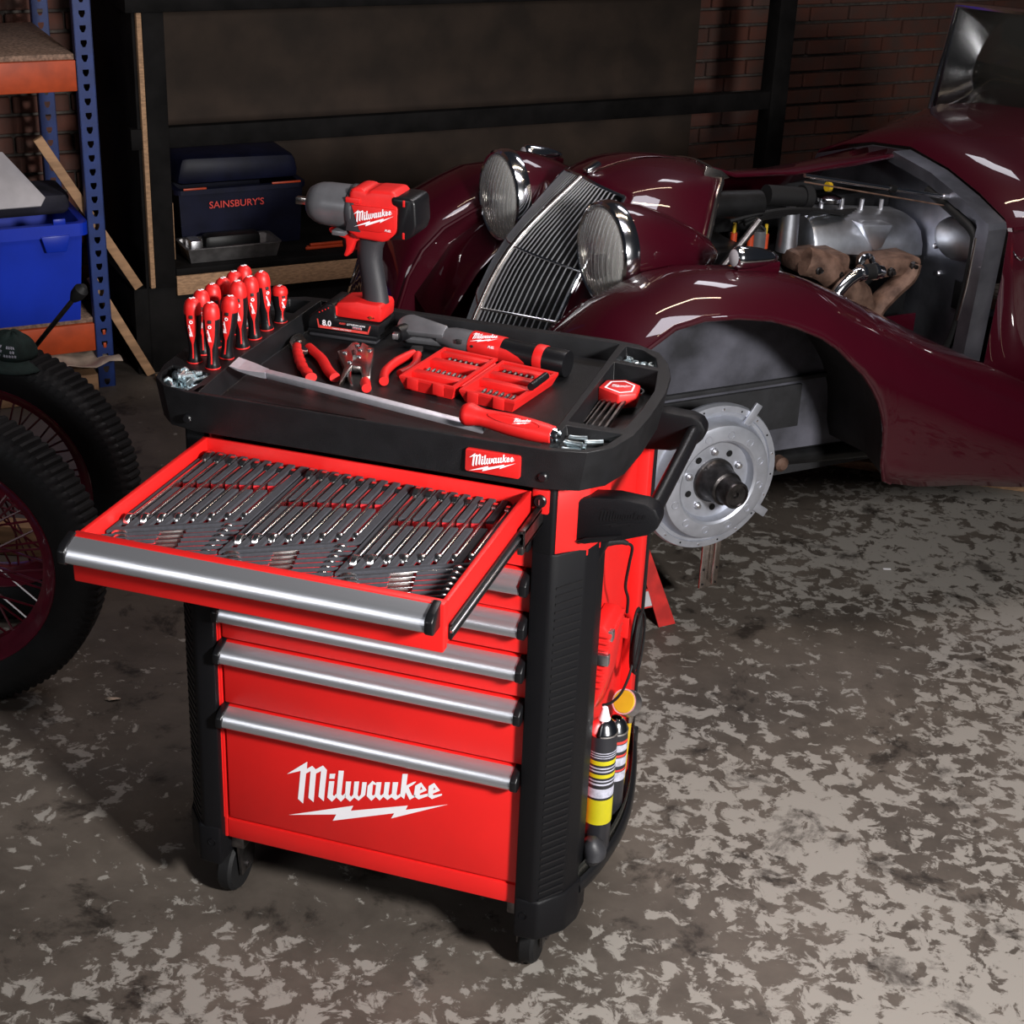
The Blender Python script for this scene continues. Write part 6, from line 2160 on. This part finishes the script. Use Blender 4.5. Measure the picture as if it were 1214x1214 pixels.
# green cap resting on the rear tyre
HT = thing('cap', 'dark green cloth cap with white print resting on the tyre', 'cap', (-1.06, 0.985, 0.74))
b = MB()
rows = []
HM2 = frame((-0.995, 0.905, 0.722), (0.97, 0.25, -0.22), (0.15, -0.1, 1)) @ Matrix.Scale(0.66, 4)
for i in range(9):
    t_ = PI / 2 * i / 8
    r = math.cos(t_)
    rows.append([HM2 @ Vector((0.088 * r * math.cos(2 * PI * k / 28) * (1 + 0.05 * math.sin(3 * 2 * PI * k / 28)), 0.075 * r * math.sin(2 * PI * k / 28), 0.085 * math.sin(t_) + 0.006 * math.sin(5 * 2 * PI * k / 28) * (1 - r))) for k in range(28)])
b.grid(rows, closed_u=True)
b.obj('crown', 'green_cloth', HT, solid=0.003)
b = MB()
rows = []
for j in range(4):
    rr = 1.0 + 0.2 * j
    rows.append([HM2 @ Vector((0.086 * rr * math.cos(a), -0.078 * rr * math.sin(a), 0.002 - 0.008 * j)) for a in [PI * 0.15 + PI * 0.7 * k / 12 for k in range(13)]])
b.grid(rows)
b.obj('peak', 'green_cloth', HT, solid=0.003)
b = MB()
for j in range(3):
    for k in range(9):
        if rnd.random() < 0.25:
            continue
        a0_ = -PI / 2 - 0.5 + 0.11 * k + 0.03 * j
        z0 = 0.022 + 0.014 * j
        pts_ = []
        for aa, zz in ((a0_, z0), (a0_ + 0.08, z0 - 0.002), (a0_ + 0.085, z0 + 0.006), (a0_ + 0.01, z0 + 0.008)):
            r = math.sqrt(max(0.05, 1 - (zz / 0.085) ** 2))
            pts_.append(HM2 @ Vector((0.0915 * r * math.cos(aa), 0.0785 * r * math.sin(aa), zz)))
        b.face(b._v(pts_))
b.obj('cap_print', 'label_grey', HT, smooth=False)
# olive mudguard panel and rod behind the tyre
b = MB()
rows = []
for i in range(10):
    x = -1.36 + 0.040 * i
    rows.append([Vector((x - 0.012 * j, 0.845 + 0.020 * j, 0.800 - 0.30 * max(0, x + 1.10) ** 1.3 - 0.0016 * (j - 3) ** 2)) for j in range(7)])
b.grid(rows)
b.obj('mudguard', 'olive_metal', None, label='dark olive mudguard over the rear tyre beside the green cap', cat='mudguard', solid=0.006)
LV = thing('lever_rod', 'thin dark rod with a black rubber knob leaning behind the rear tyre', 'lever', (-1.60, 1.02, 0.002))
MB().tube([(-1.600, 1.02, 0.008), (-0.880, 1.02, 0.846)], 0.006, 10).obj('rod', 'dark_steel', LV)
MB().tube([(-0.889, 1.02, 0.835), (-0.878, 1.02, 0.848), (-0.864, 1.02, 0.864), (-0.856, 1.02, 0.874)], [0.009, 0.017, 0.018, 0.008], 14).obj('knob', 'black_rubber', LV)
